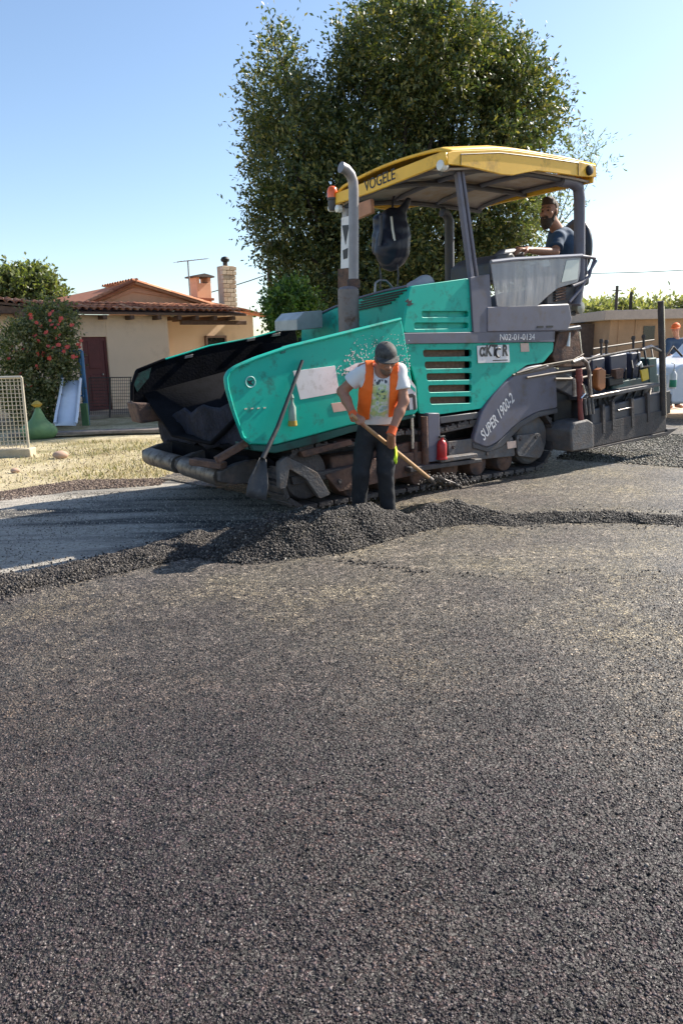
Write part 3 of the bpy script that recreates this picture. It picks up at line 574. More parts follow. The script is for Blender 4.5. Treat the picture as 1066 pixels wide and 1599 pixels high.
# ---- hopper
wp = [(354, 606), (352, 590), (357, 579), (370, 570), (400, 557), (450, 540), (626, 496), (631, 520), (640, 578), (652, 641), (648, 647), (547, 664), (480, 682), (430, 695), (392, 694), (380, 684), (364, 640)]
wing = pl('hopper_wing', wp, TEAL, -0.06, 0.05, 0.03, bev=0.012)
rim = B().tube([pt(a, b_, -0.07) for a, b_ in [(391, 692), (379, 682), (364, 640), (355, 606), (353.5, 590), (358, 580), (371, 571.5), (401, 559), (450, 542), (625, 498.5)]], 0.016, 8).build('wing_rim', TEAL, wing)
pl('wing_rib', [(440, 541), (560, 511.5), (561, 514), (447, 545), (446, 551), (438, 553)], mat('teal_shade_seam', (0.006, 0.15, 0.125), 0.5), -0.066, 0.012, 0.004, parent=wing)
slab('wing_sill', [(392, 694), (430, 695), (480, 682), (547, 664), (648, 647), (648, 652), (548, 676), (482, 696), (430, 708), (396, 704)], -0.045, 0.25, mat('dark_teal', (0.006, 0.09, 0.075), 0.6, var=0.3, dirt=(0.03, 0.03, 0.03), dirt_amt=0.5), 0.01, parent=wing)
pl('white_panel', [(457.5, 579.5), (523, 571), (530, 613), (469, 624)], WHITE, -0.064, 0.006, 0.006, parent=wing, bev=0.001)
pl('faded_label', [(517, 630), (548, 626), (549, 640), (521, 644)], PINK, -0.064, 0.006, 0.004, parent=wing, bev=0.001)
pl('white_sweep', [(536, 578), (556, 567), (590, 564), (618, 570), (636, 586), (649, 604), (651, 639), (632, 640), (620, 612), (600, 590)], WHITE, -0.064, 0.006, 0.02, parent=wing, bev=0.001)
pl('teal_slash', [(622, 588), (626, 587), (648, 607), (648.5, 613)], TEAL, -0.067, 0.004, 0.0, parent=wing, bev=0.0005)
pl('letter_mark', [(634, 641), (633.5, 616), (644, 614.5), (648, 618), (650, 640), (645.5, 640.3), (644, 620.5), (638.5, 621.3), (639.5, 640.8)], INK, -0.068, 0.004, 0.004, parent=wing, bev=0.0005)
dots = B()
for k in range(420):
    t = random.random() ** 0.6; x = 522 + 118 * random.random(); y = 522 + 62 * t + (580 - x) * 0.04
    if x < 560 - 40 * t or x > 600 + 45 * t * (x > 600) + 40 * (1 - t): continue
    c = M(x, y, -0.0665); r = random.uniform(0.0025, 0.0065) * (0.6 + 0.7 * t); dots.lathe(c, [(r, -0.001), (r, 0.003)], 'y', 6)
dots.build('dot_spray', WHITE, wing, smooth=False)['kind'] = 'stuff'
c = M(391, 596.5, -0.064)
B().tube([(c.x + 0.043 * math.cos(t), c.y, c.z + 0.043 * math.sin(t)) for t in np.linspace(0, 6.283, 25)], 0.006, 6).build('round_badge', mat('pale_teal', (0.25, 0.48, 0.45), 0.5), wing)
pl('round_badge', [(385.5, 593), (389, 595), (396, 593.5), (392, 597), (396, 601), (389, 600)], INK, -0.066, 0.005, 0.0, bev=0.0005, parent=wing)
for k in range(4): slab('stiffener_weld', [(382 + k * 9.8, 637.6 - k * .5), (386 + k * 9.8, 637 - k * .5), (386 + k * 9.8, 639 - k * .5), (382 + k * 9.8, 639.6 - k * .5)], -0.068, -0.05, CHROME, 0, parent=wing)
# spray bottle hooked on the wing
fw = B(); FW = 2.3
fw = pl('hopper_wing', [(206, 626), (206, 602), (214, 577), (258, 560), (327, 539), (392, 527), (460, 509), (470, 560), (480, 640), (250, 640)], TAR, FW, 0.05, 0.03)
rod('wing_rim', [(207, 626, FW), (207, 602, FW), (215, 578, FW), (258, 561, FW)], 0.016, TAR, fw, 8)
rod('wing_rim', [(258, 561, FW), (327, 540, FW), (392, 528, FW), (460, 510, FW)], 0.010, TEAL, fw, 8)
for a, b_ in ((296, 555), (393, 528.5), (432, 521)): slab('latch', [(a - 6, b_ + 1), (a + 6, b_ - 2), (a + 5, b_ + 3), (a - 7, b_ + 5)], FW - 0.03, FW + 0.01, STEEL, 0.003, parent=fw)
slab('corner_box', [(203, 628), (250, 628), (247, 655), (212, 660)], FW - 0.16, FW + 0.12, RUST, 0.02, wref=FW)
slab('wing_patch', [(209, 600), (216, 583), (236, 574), (232, 590), (214, 612)], FW - 0.012, FW + 0.01, mat('smeared_teal', (0.012, 0.07, 0.055), 0.55, var=0.6, vs=12, dirt=(0.012, 0.014, 0.014), dirt_amt=0.6, ds=9), 0.0, parent=fw, wref=FW)
# hopper trough: near inner slope, floor, far slope, rear wall
tr = B(); u0, u1 = -2.45, -0.95
tr.add([(u0, -0.01, 1.0), (u1, -0.01, 1.3), (u1, 0.75, 0.62), (u0, 0.75, 0.62), (u1, 1.6, 0.62), (u0, 1.6, 0.62), (u1, FW - 0.02, 1.3), (u0, FW - 0.02, 1.0), (u0 + 0.08, 0.0, 0.72), (u1, 0.0, 0.72)],
       [(0, 1, 2, 3), (3, 2, 4, 5), (5, 4, 6, 7)])
o = tr.build('hopper_trough', TAR, pv); md = o.modifiers.new('s', 'SOLIDIFY'); md.thickness = 0.03
B().box(-1.0, -0.9, 0.0, FW, 0.6, 1.5).build('hopper_back_wall', TAR, pv)
ap = B()
def sheet(P, nu, nv, amp, seed, fn):
    V = []; r = random.Random(seed)
    for i in range(nu + 1):
        for j in range(nv + 1): V.append(fn(i / nu, j / nv) + Vector((r.uniform(-1, 1), r.uniform(-1, 1), r.uniform(-1, 1))) * amp)
    return V, [(i * (nv + 1) + j, (i + 1) * (nv + 1) + j, (i + 1) * (nv + 1) + j + 1, i * (nv + 1) + j + 1) for i in range(nu) for j in range(nv)]
APR = mat('tarry_apron', (0.015, 0.018, 0.032), 0.75, spec=0.15, var=0.4, vs=9, bump=0.5, bs=30, dirt=(0.02, 0.02, 0.024), dirt_amt=0.5, ds=6)
def apf(i, j):
    w = 0.01 + 2.27 * i; return Vector((-2.50 + 0.20 * i + (0.06 - 0.02 * i) * j + 0.03 * math.sin(w * 5), w, 1.02 - 0.26 * i - 0.40 * j + 0.10 * i * j + 0.025 * math.sin(w * 9 + j * 3)))
v, f = sheet(None, 22, 8, 0.012, 3, apf); ap.add(v, f); o = ap.build('front_apron', APR, pv); md = o.modifiers.new('s', 'SOLIDIFY'); md.thickness = 0.025; o.data.polygons.foreach_set('use_smooth', [True] * len(o.data.polygons))
ap = B()
def apg(i, j):
    w = 0.05 + 2.2 * i; return Vector((-2.42 + 0.16 * i + 0.30 * j + 0.03 * math.sin(w * 7), w, 0.63 - 0.06 * i - 0.24 * j + 0.02 * math.sin(w * 8 + j * 3)))
v, f = sheet(None, 20, 6, 0.014, 4, apg); ap.add(v, f); o = ap.build('front_skirt', TAR, pv); md = o.modifiers.new('s', 'SOLIDIFY'); md.thickness = 0.03
B().box(-2.3, -1.95, 0.3, 2.0, 0.26, 0.52).build('front_crossbeam', TAR, pv, 0.02)
for w0, w1 in ((0.36, 1.14), (1.28, 2.04)):
    B().lathe((-2.53, w0, 0.36), [(0.03, -0.03), (0.05, 0), (0.086, 0.0), (0.09, 0.03), (0.09, w1 - w0 - 0.03), (0.086, w1 - w0), (0.04, w1 - w0 + 0.02)], 'y', 28).build('push_roller', mat('dirty_roller', (0.17, 0.14, 0.115), 0.45, metal=0.5, var=0.35, vs=7, dirt=(0.06, 0.045, 0.035), dirt_amt=0.5, ds=8), pv)
for w in (0.32, 1.21, 2.08):
    B().prism([(-2.59, 0.33), (-2.44, 0.29), (-2.2, 0.28), (-2.2, 0.5), (-2.42, 0.47), (-2.59, 0.42)], w - 0.035, w + 0.035).build('roller_bracket', GRIME, pv, 0.01)
B().bar(pt(337, 719, 0.0), pt(385, 691, 0.0), 0.05, 0.06).build('wing_strut', RUST, pv, 0.01)
B().bar(pt(300, 720, 0.6), pt(350, 727, 0.3), 0.1, 0.06).build('tow_bar', RUST, pv, 0.01)

# ---- exhaust
EW = 0.46
cx = M(544, 478, EW); zt = M(544, 449, EW).z; z0 = M(544, 506, EW).z
B().lathe((cx.x, EW, z0), [(0.095, -0.3), (0.1, 0), (0.1, zt - z0 - 0.02), (0.08, zt - z0), (0.05, zt - z0 + 0.01)], 'z', 28).build('muffler', mat('muffler_steel', (0.19, 0.165, 0.16), 0.55, metal=0.3, var=0.25, vs=8, dirt=(0.13, 0.075, 0.05), dirt_amt=0.45, ds=8), pv)
rod('exhaust_pipe', [(552, 452, EW), (552, 400, EW), (552, 340, EW), (552, 298, EW), (551, 284, EW), (547, 273, EW), (540, 264.5, EW), (532, 261, EW)], [0.047] * 7 + [0.05], mat('exhaust_steel', (0.24, 0.225, 0.23), 0.45, metal=0.4, var=0.2, vs=5), n=20)
B().lathe(M(552, 446, EW), [(0.05, -0.03), (0.062, -0.02), (0.062, 0.05), (0.05, 0.06)], 'z', 20).build('pipe_clamp', RUST, pv)
rod('grab_rail', [(585, 458, 0.7), (586, 442, 0.7), (592, 437.5, 0.7), (602, 438, 0.7), (609, 445, 0.7), (614, 452, 0.7)], 0.012, STEEL)
# ---- canopy roof: side skirt traced on the near side, front band across the machine
RT = [(697, 235), (706, 232.5), (740, 231), (775, 229.8), (806, 232.5), (836, 237), (870, 243), (902, 249), (928, 255)]
RB = [(929, 277), (902, 275.5), (870, 271), (836, 267), (818, 270), (800, 274), (782, 273), (763, 268.5), (740, 263), (719, 259), (697, 257)]
r0 = -0.06; tq = MU(RT, r0); UF = tq[0][0]; far_t = NW(526, 300, UF); far_b = NW(526, 318, UF); r1 = far_t.y
ztop0 = tq[0][1]; dz = far_t.z - ztop0; nw = 15
def crown(t): return dz * t + 0.06 * (1 - (2 * t - 1) ** 2) - 0.5 * max(0, abs(2 * t - 1) - 0.93)
V = [(u, r0 + (r1 - r0) * j / (nw - 1), z + crown(j / (nw - 1))) for u, z in tq for j in range(nw)]
ro = B().add(V, [(i * nw + j, (i + 1) * nw + j, (i + 1) * nw + j + 1, i * nw + j + 1) for i in range(len(tq) - 1) for j in range(nw - 1)]).build('canopy_roof', YEL, pv)
md = ro.modifiers.new('s', 'SOLIDIFY'); md.thickness = 0.03; md.offset = 1
sk = [(x, y + 3.5) for x, y in RT]; side = fillet(MU(sk + RB, r0), 0.012)
skirt = plate('roof_skirt', side, YEL, ro, r0 - 0.015, 0.03, (), 0.006)
plate('roof_skirt', [(u, z + dz) for u, z in side], YEL, ro, r1 - 0.015, 0.03, (), 0.006)
fp = [NW(x, y, UF) for x, y in ((527, 302), (560, 289.5), (618, 266), (675, 243.5), (691, 238), (698, 238), (698, 258), (690, 257), (676, 264), (618, 287), (582, 301), (526, 319))]
front = plate('roof_front_band', [(p.y, p.z) for p in fp], YEL, ro, 0, 0.035, (), 0.007, fn=lambda c: np.stack([UF - 0.01 - c[:, 2], c[:, 0], c[:, 1]], 1))
eq = MU([(928, 258), (929, 277)], r0); B().box(eq[0][0] - 0.03, eq[0][0], r0, r1, eq[1][1] + dz, eq[0][1]).build('roof_skirt', YEL, ro, 0.008)
CEIL = mat('grey_ceiling', (0.36, 0.31, 0.27), 0.6, var=0.12, vs=3, dirt=(0.33, 0.23, 0.14), dirt_amt=0.5, ds=2)
cq = [(u, z - 0.10 - 0.02 * k / 8) for k, (u, z) in enumerate(tq)]; nc = 9
V = [(u + (0.02 if k == 0 else -0.03 if k == 8 else 0), r0 + 0.03 + (r1 - r0 - 0.06) * j / (nc - 1), z + crown(j / (nc - 1)) - 0.02) for k, (u, z) in enumerate(cq) for j in range(nc)]
o = B().add(V, [(i * nc + j, (i + 1) * nc + j, (i + 1) * nc + j + 1, i * nc + j + 1) for i in range(len(cq) - 1) for j in range(nc - 1)]).build('ceiling_panel', CEIL, ro); md = o.modifiers.new('s', 'SOLIDIFY'); md.thickness = 0.02
def zc(u, w=0.5):
    for (a, b_), (c_, d_) in zip(cq[:-1], cq[1:]):
        if a <= u <= c_: return b_ + (d_ - b_) * (u - a) / (c_ - a) - 0.045 + crown((w - r0) / (r1 - r0))
    return cq[0][1] - 0.045
for w in (0.06, 0.85, r1 - 0.10):
    B().tube([(u, w, zc(u, w) - 0.035) for u in np.linspace(UF + 0.04, cq[-1][0] - 0.05, 12)], 0.03, 8).build('roof_rail', DGREY, ro)
for u in (UF + 0.12, 0.45, 1.1, 1.8):
    B().tube([(u, w, zc(u, w) - 0.012) for w in np.linspace(0.03, r1 - 0.06, 7)], 0.028, 8).build('roof_crossbar', GREY, ro)
a = NW(569, 299, UF - 0.03); b_ = NW(621, 277.5, UF - 0.03); d = (b_ - a); L = d.length; d.normalize(); upv = Vector((-1, 0, 0)).cross(d); upv = -upv if upv.z < 0 else upv
text('roof_lettering', 'VOGELE', 0.15, INK, front, a, right=tuple(d), up=tuple(upv), sx=L / (0.15 * 3.95), bold=0.001)
rod('roof_seam', [(719, 241, r0 - 0.018), (719, 258, r0 - 0.018)], 0.004, INK, skirt, 6)
rod('roof_seam', [(719, 241, r0 - 0.018), (780, 238.5, r0 - 0.018), (840, 245.5, r0 - 0.018), (902, 254.5, r0 - 0.018), (902, 274, r0 - 0.018)], 0.005, INK, skirt, 6)
wl = B().lathe(NW(687, 258, UF - 0.03), [(0.025, -0.012), (0.045, -0.008), (0.05, 0.02), (0.05, 0.05), (0.03, 0.08)], 'x', 20).build('work_lamp', LENS, ro)
B().lathe(M(919, 266, r0 - 0.02), [(0.03, -0.03), (0.05, -0.02), (0.055, 0.02)], 'y', 18).build('work_lamp', BLACK, ro)
bq = NW(519, 316, UF - 0.03)
bc = B().lathe(bq, [(0.035, -0.09), (0.05, -0.06), (0.05, 0.02), (0.06, 0.025), (0.06, 0.045)], 'z', 20).build('beacon', DGREY, ro)
B().lathe(bq, [(0.056, 0.045), (0.058, 0.105), (0.05, 0.145), (0.03, 0.165), (0.005, 0.17)], 'z', 22).build('beacon_lens', ORANGE, bc)
B().bar((bq.x, bq.y, bq.z - 0.03), (UF + 0.05, r1 - 0.1, bq.z), 0.03, 0.025).build('beacon_arm', YEL, ro, 0.004)
for x in (518, 529): B().lathe(NW(x, 325 + (x > 520), UF - 0.02), [(0.02, -0.04), (0.038, -0.03), (0.04, 0.02), (0.02, 0.04)], 'x', 16).build('work_lamp', LENS, ro)
q = [NW(x, y, UF + 0.02) for x, y in ((560, 319), (583, 311), (585, 333), (561, 343))]
plate('reflector_board', [(p.y, p.z) for p in q], mat('rusty_orange', (0.42, 0.19, 0.10), 0.6, var=0.25), ro, 0, 0.05, (), 0.008, fn=lambda c: np.stack([UF + 0.0 - c[:, 2], c[:, 0], c[:, 1]], 1))
# posts
for nm, A, C, wd, ht in (('roof_post', (713, 268, 0.04), (735, 434, 0.04), 0.05, 0.05), ('roof_post', (720, 268, 0.04), (743, 434, 0.04), 0.05, 0.035)):
    B().bar(pt(*A), pt(*C), wd, ht).build(nm, GREY, pv, 0.008)
rod('roof_post', [(874, 282, 0.06), (892, 284, 0.06), (902, 293, 0.06), (904, 310, 0.06), (904, 440, 0.06), (898, 476, 0.06)], 0.062, GREY, n=14)
rod('roof_post', [(690, 331, 1.55), (697, 335, 1.55), (701, 345, 1.55), (702, 500, 1.55)], 0.058, DGREY, n=14)
fpz = NW(540, 322, UF + 0.08); fpb = NW(545, 500, UF + 0.08)
fpo = B().bar(fpz, fpb, 0.06, 0.085).build('roof_post', mat('pale_grey_paint', (0.36, 0.36, 0.38), 0.5, var=0.15), pv, 0.008)
def fplate(nm, px, m, u, th=0.006): q = [NW(x, y, u) for x, y in px]; return plate(nm, [(p.y, p.z) for p in q], m, fpo, 0, th, (), 0.0006, fn=lambda c: np.stack([u - c[:, 2], c[:, 0], c[:, 1]], 1))
fplate('post_sticker', [(533, 340), (546, 337), (546, 421), (532, 423)], WHITE, UF + 0.03)
fplate('post_mark', [(534, 352), (545, 351), (539, 382)], INK, UF + 0.024, 0.004); fplate('post_mark', [(535, 391), (543, 387), (542, 403), (536, 405)], INK, UF + 0.024, 0.004)
fplate('post_foot', [(529, 420), (548, 418), (548, 452), (529, 452)], RUST, UF + 0.035, 0.03)
# ---- driver's stand: console, screen, seat, rails
slab('console', [(764, 440), (766, 410), (778, 399), (800, 394), (806, 404), (806, 440)], 0.25, 0.85, DGREY, 0.02)
rod('console_cover', [(770, 404, 0.35), (782, 397, 0.4), (800, 395, 0.45), (815, 398, 0.5)], [0.03, 0.05, 0.05, 0.03], DGREY)
sw = B(); c = M(800, 398, 0.55)
sw.tube([(c.x + 0.17 * math.cos(t), c.y + 0.17 * math.sin(t), c.z + 0.04 + 0.05 * math.cos(t)) for t in np.linspace(0, 6.283, 26)], 0.016, 8); sw.build('steering_wheel', BLACK, pv)
B().tube([(c.x, c.y, c.z + 0.04), (c.x - 0.06, c.y, c.z - 0.2)], 0.025, 8).build('steering_column', BLACK, pv)
def plastic(name):
    m, n, l, b = nodes_of(name); tc = n.new('ShaderNodeTexCoord').outputs['Object']; mp = n.new('ShaderNodeMapping'); mp.inputs['Scale'].default_value = (2.2, 2.2, 0.6); l.new(tc, mp.inputs[0])
    b.inputs['Base Color'].default_value = (0.33, 0.32, 0.34, 1); b.inputs['Roughness'].default_value = 0.16
    al = ramp(n, l, noise(n, l, mp.outputs[0], 1.4, 3, 0.5), [(0.3, 0.62), (0.7, 0.9)]); l.new(al, b.inputs['Alpha'])
    bp = n.new('ShaderNodeBump'); bp.inputs['Strength'].default_value = 0.35; bp.inputs['Distance'].default_value = 0.05; l.new(noise(n, l, mp.outputs[0], 2.4, 3, 0.5), bp.inputs['Height']); l.new(bp.outputs[0], b.inputs['Normal']); return m
wsx = [(766, 409), (800, 405), (855, 402), (906, 399), (905, 425), (902, 440), (870, 450), (855, 462), (838, 478), (806, 479), (776, 479), (770, 440)]
ws = pl('weather_screen', wsx, plastic('clear_vinyl'), -0.03, 0.012, 0.02, bev=0.002)
rod('screen_hem', [(766, 409, -0.03), (800, 405, -0.03), (855, 402, -0.03), (908, 399, -0.03)], 0.02, mat('grey_hem', (0.2, 0.21, 0.26), 0.35), ws, 8)
pl('screen_window', [(884, 407), (904, 405), (901, 436), (876, 441)], mat('pale_vinyl', (0.55, 0.58, 0.53), 0.25, var=0.1), -0.036, 0.005, 0.01, parent=ws, bev=0.001)
for A in ([(906, 400, 0.0), (928, 403, 0.0), (930, 407, 0.0), (922, 420, 0.0), (919, 432, 0.0), (908, 441, 0.0), (893, 447, 0.0)], [(914, 401, 0.05), (914, 428, 0.05), (905, 438, 0.05)], [(912, 440, 0.0), (905, 452, 0.0), (893, 466, 0.0), (888, 472, 0.0)], [(928, 403, 0.7), (922, 420, 0.7), (905, 440, 0.7), (890, 466, 0.7)]):
    rod('guard_rail', A, 0.018, GREY)
SEAT = mat('dark_seat_vinyl', (0.012, 0.017, 0.028), 0.5, var=0.2)
sb = M(901, 378, 0.5)
seat = sdf_obj('seat_backrest', lambda P: ell(P, (sb.x + 0.02, 0.55, sb.z - 0.08), (0.11, 0.24, 0.36)) + 0.004 * wob(P, 20, 3), (sb.x - 0.3, 0.2, sb.z - 0.6), (sb.x + 0.3, 0.9, sb.z + 0.4), 0.02, SEAT, pv)
B().box(sb.x - 0.55, sb.x + 0.02, 0.3, 0.8, sb.z - 0.52, sb.z - 0.38).build('seat_cushion', SEAT, pv, 0.04)
B().box(sb.x - 0.4, sb.x - 0.1, 0.38, 0.72, 1.75, sb.z - 0.52).build('seat_base', BLACK, pv, 0.02)
slab('rear_cabinet', [(838, 475), (846, 458), (872, 449), (900, 447), (893, 470), (880, 476)], 0.05, 0.9, DGREY, 0.01)
slab('rear_strip', [(854, 452), (862, 450), (862, 474), (854, 475)], 0.0, 0.05, DUSTY, 0.004)
for k in range(5): rod('spring_coil', [(866, 452 + k * 4.4, 0.03), (882, 449 + k * 4.2, 0.03)], 0.012, RUST, n=6)
B().lathe(M(901, 481, 0.2), [(0.02, -0.06), (0.07, -0.05), (0.075, 0), (0.05, 0.05), (0.02, 0.07)], 'y', 20).build('work_lamp', mat('dusty_lamp', (0.25, 0.25, 0.2), 0.3, var=0.3), pv)
B().bar(pt(885, 492, 0.2), pt(900, 486, 0.2), 0.04, 0.03).build('lamp_bracket', BLACK, pv)
# ---- rear frame, tow arm, hoses
slab('rear_upright', [(872, 516), (900, 512), (912, 560), (912, 572), (870, 574), (862, 556)], 0.02, 0.5, RUST, 0.01)
slab('rear_upright', [(872, 514), (906, 508), (908, 514), (874, 519)], -0.02, 0.6, DGREY, 0.01)
rod('lit_edge_rod', [(889, 519, -0.01), (886, 541, -0.01)], [0.006, 0.022], LENS); rod('lit_edge_rod', [(903, 518, -0.01), (907, 552, -0.01)], 0.012, CHROME)  # pale rods stand in for the sunlit edges of the upright plates
slab('tow_arm', [(846, 574), (868, 574), (930, 610), (985, 628), (985, 642), (925, 636), (866, 606)], -0.02, 0.12, DGREY, 0.015)
slab('tow_arm', [(846, 574), (868, 574), (930, 610), (985, 628), (985, 642), (925, 636), (866, 606)], WID - 0.12, WID + 0.02, DGREY, 0.015, wref=-0.02)
slab('auger_shade', [(862, 612), (892, 606), (892, 700), (868, 696)], 0.02, 0.3, BLACK, 0.01)  # black slab stands in for the shade in the gap behind the fender
for k, (A, r) in enumerate((([(800, 586, -0.02), (840, 578, -0.03), (880, 566, -0.03), (912, 560, -0.03)], 0.014), ([(822, 590, -0.05), (862, 583, -0.05), (905, 577, -0.05), (915, 575, 0)], 0.012),
                            ([(806, 583, -0.03), (850, 570, -0.05), (895, 562, -0.03), (910, 553, 0)], 0.010), ([(866, 592, -0.06), (900, 592, -0.06), (926, 586, -0.02)], 0.016))):
    rod('hydraulic_hose', A, r, HOSE)
# ---- screed
SW = -0.2
def sp(x, y, w=SW): return pt(x, y, w)
slab('end_gate', [(892, 706), (1040, 673), (1038, 640), (980, 650), (930, 662), (894, 668)], SW, SW + 0.05, GRIME, 0.01)
slab('end_gate_shoe', [(890, 708), (1041, 674), (1041, 670), (1060, 668), (1041, 680), (892, 713)][:5], SW - 0.02, SW + 0.1, GRIME, 0.008)
slab('screed_body', [(925, 690), (1036, 664), (1034, 600), (1000, 606), (930, 628)], SW + 0.12, WID + 0.15, DGREY, 0.015, wref=SW)
slab('screed_side_box', [(922, 640), (1034, 612), (1036, 655), (925, 682)], SW + 0.02, SW + 0.13, DGREY, 0.02)
slab('auger_box', [(890, 672), (898, 660), (918, 655), (926, 660), (927, 700), (893, 706)], SW - 0.06, SW + 0.3, DUSTY, 0.02)
rod('gate_cylinder', [(903, 576, SW), (904, 604, SW), (905, 636, SW), (907, 664, SW)], [0.035, 0.03, 0.028, 0.035], mat('red_oxide', (0.22, 0.055, 0.045), 0.6, var=0.3), n=12)
rod('gate_cylinder_collar', [(903, 586, SW), (903.5, 596, SW)], 0.042, mat('red_oxide', (0, 0, 0)), n=12)
rod('gate_rod', [(895, 592, SW - .03), (896, 618, SW - .03)], 0.02, STEEL); rod('gate_rod', [(909, 600, SW - .04), (913, 614, SW - .04), (906, 622, SW - .04)], 0.013, CHROME)
rod('handle_tube', [(893, 566, SW), (908, 560, SW), (915, 566, SW), (919, 580, SW), (921, 618, SW)], 0.022, STEEL)
rod('handle_tube', [(915, 570, SW + .1), (924, 558, SW + .1), (938, 553, SW + .1)], 0.014, STEEL)
rod('screed_rail', [(908, 563, SW), (940, 556, SW), (985, 547, SW), (1026, 541, SW)], 0.014, GRIME); rod('screed_rail', [(925, 545, 0.3), (985, 536, 0.3), (1020, 531, 0.3)], 0.012, HOSE)
for x, y0, y1 in ((938, 533, 556), (946, 534, 553), (988, 528, 547), (1004, 526, 545)):
    rod('rail_post', [(x, y0, SW + .03), (x, y1, SW + .03)], 0.014, GRIME); B().lathe(M(x, y0, SW + .03), [(0.02, -0.02), (0.026, 0), (0.02, 0.025)], 'z', 10).build('post_knob', GRIME, pv)
slab('screed_walkway', [(915, 620), (960, 611), (1030, 598), (1030, 603), (962, 617), (916, 626)], SW - 0.02, 0.6, DGREY, 0.006)
rod('walkway_edge', [(920, 620, SW - .03), (966, 611, SW - .03)], 0.014, STEEL); rod('walkway_edge', [(964, 641, SW - .0), (985, 636, SW - .0)], 0.010, STEEL)
NAVY = mat('navy_panel', (0.025, 0.032, 0.065), 0.5, var=0.3, dirt=(0.07, 0.06, 0.06), dirt_amt=0.3); TEALD = mat('grimy_teal', (0.02, 0.07, 0.07), 0.6, var=0.4, dirt=(0.06, 0.05, 0.05), dirt_amt=0.5)
for px, m_, w in (([(924, 562), (944, 558), (944, 610), (925, 614)], NAVY, -0.02), ([(952, 556), (978, 551), (978, 580), (953, 585)], NAVY, -0.05), ([(985, 552), (1000, 549), (1001, 590), (986, 593)], NAVY, 0.0),
                  ([(955, 598), (1028, 584), (1029, 612), (956, 625)], TEALD, -0.05), ([(1012, 560), (1025, 558), (1026, 600), (1013, 602)], TEALD, -0.06), ([(950, 590), (972, 586), (974, 600), (951, 604)], BLACK, -0.12)):
    slab('control_box', px, w, w + 0.3, m_, 0.015)
slab('orange_float', [(933, 578), (940, 574), (946, 578), (945, 606), (938, 611), (932, 605)], SW + 0.02, SW + 0.1, mat('rust_orange', (0.33, 0.11, 0.03), 0.5, var=0.25), 0.015)
slab('bracket', [(961, 577), (974, 575), (972, 590), (962, 592)], SW + 0.05, SW + 0.12, RUST, 0.006)
YT = slab('yellow_tag', [(1000, 578), (1011, 575), (1013, 592), (1003, 596)], SW, SW + 0.02, mat('yellow_tag', (0.6, 0.42, 0.02), 0.5), 0.004)
rod('bright_lever', [(994, 571, SW), (999, 566, SW), (1001, 573, SW)], 0.018, LENS); rod('bright_lever', [(1003, 573, SW), (1020, 571, SW)], 0.012, HOSE)
for x, y in ((955, 645), (985, 640), (1010, 632), (940, 650)): slab('stiffener', [(x, y - 18), (x + 4, y - 19), (x + 5, y + 26), (x + 1, y + 27)], SW - 0.01, SW + 0.04, GRIME, 0.004)
for k, (x, y) in enumerate(((912, 622), (918, 621), (923, 620))): rod('spring_coil', [(x, y, SW - .02), (x + 2, y + 26, SW - .02)], 0.018, DUSTY)
for k in range(9):
    x = 928 + k * 11; rod('hydraulic_hose', [(x, 560 - k * 2.2, 0.02 + 0.03 * (k % 3)), (x + 4, 585 - k * 2, -0.05), (x + random.uniform(-8, 8), 612 - k * 2, 0.0), (x + random.uniform(-10, 14), 636 - k * 2, SW + 0.04)], random.uniform(0.009, 0.016), random.choice([BLACK, HOSE, GRIME, BLACK]), n=8)
rod('gauge_pole', [(1030.5, 470, SW), (1035, 648, SW)], 0.036, GRIME, n=10); rod('gauge_pole', [(1035, 478, SW - .03), (1039, 652, SW - .03)], 0.012, CHROME, n=8)
slab('pole_clamp', [(1036, 612), (1046, 610), (1046, 645), (1036, 648)], SW - 0.02, SW + 0.1, BLACK, 0.006)
rod('support_arm', [(1036, 560, SW), (1050, 541, SW), (1064, 556, SW)], 0.014, GRIME)
rod('support_arm', [(1033, 549, SW), (1016, 541, SW), (1000, 546, SW)], 0.02, STEEL)
# ================================================================ vegetation
def leaf_mat(name, stops, trans=0.35, rough=0.45):
    m = bpy.data.materials.new(name); m.use_nodes = True; n = m.node_tree.nodes; l = m.node_tree.links; b = n['Principled BSDF']; out = n['Material Output']
    g = n.new('ShaderNodeNewGeometry'); c = ramp(n, l, g.outputs['Random Per Island'], stops); l.new(c, b.inputs['Base Color']); b.inputs['Roughness'].default_value = rough
    t = n.new('ShaderNodeBsdfTranslucent'); l.new(mixc(n, l, 1.0, c, (1.6, 1.7, 0.6), 'MULTIPLY'), t.inputs['Color']); mx = n.new('ShaderNodeMixShader'); mx.inputs[0].default_value = trans
    l.new(b.outputs[0], mx.inputs[1]); l.new(t.outputs[0], mx.inputs[2]); l.new(mx.outputs[0], out.inputs['Surface']); return m
BARK = mat('bark', (0.05, 0.042, 0.036), 0.9, var=0.35, vs=14, bump=0.8, bs=30)
def unit(a): return a / np.maximum(np.linalg.norm(a, axis=-1, keepdims=True), 1e-6)
def leaves(P, D, size, aspect=0.42, spread=0.5):         # one folded leaf (2 triangles) at each P pointing roughly along D
    n = len(P); D = unit(D + rng.normal(0, spread, (n, 3))); U = rng.normal(size=(n, 3)); U[:, 2] += 0.6; S = unit(np.cross(D, U)); L = (size * rng.uniform(0.6, 1.25, n))[:, None]
    N_ = np.cross(S, D); V = np.stack([P, P + D * L * 0.5 + S * L * aspect * 0.5 + N_ * L * 0.06, P + D * L, P + D * L * 0.5 - S * L * aspect * 0.5 + N_ * L * 0.06], 1)
    k = np.arange(n)[:, None] * 4; return V.reshape(-1, 3), np.concatenate([k + np.array([0, 1, 2, 3])])
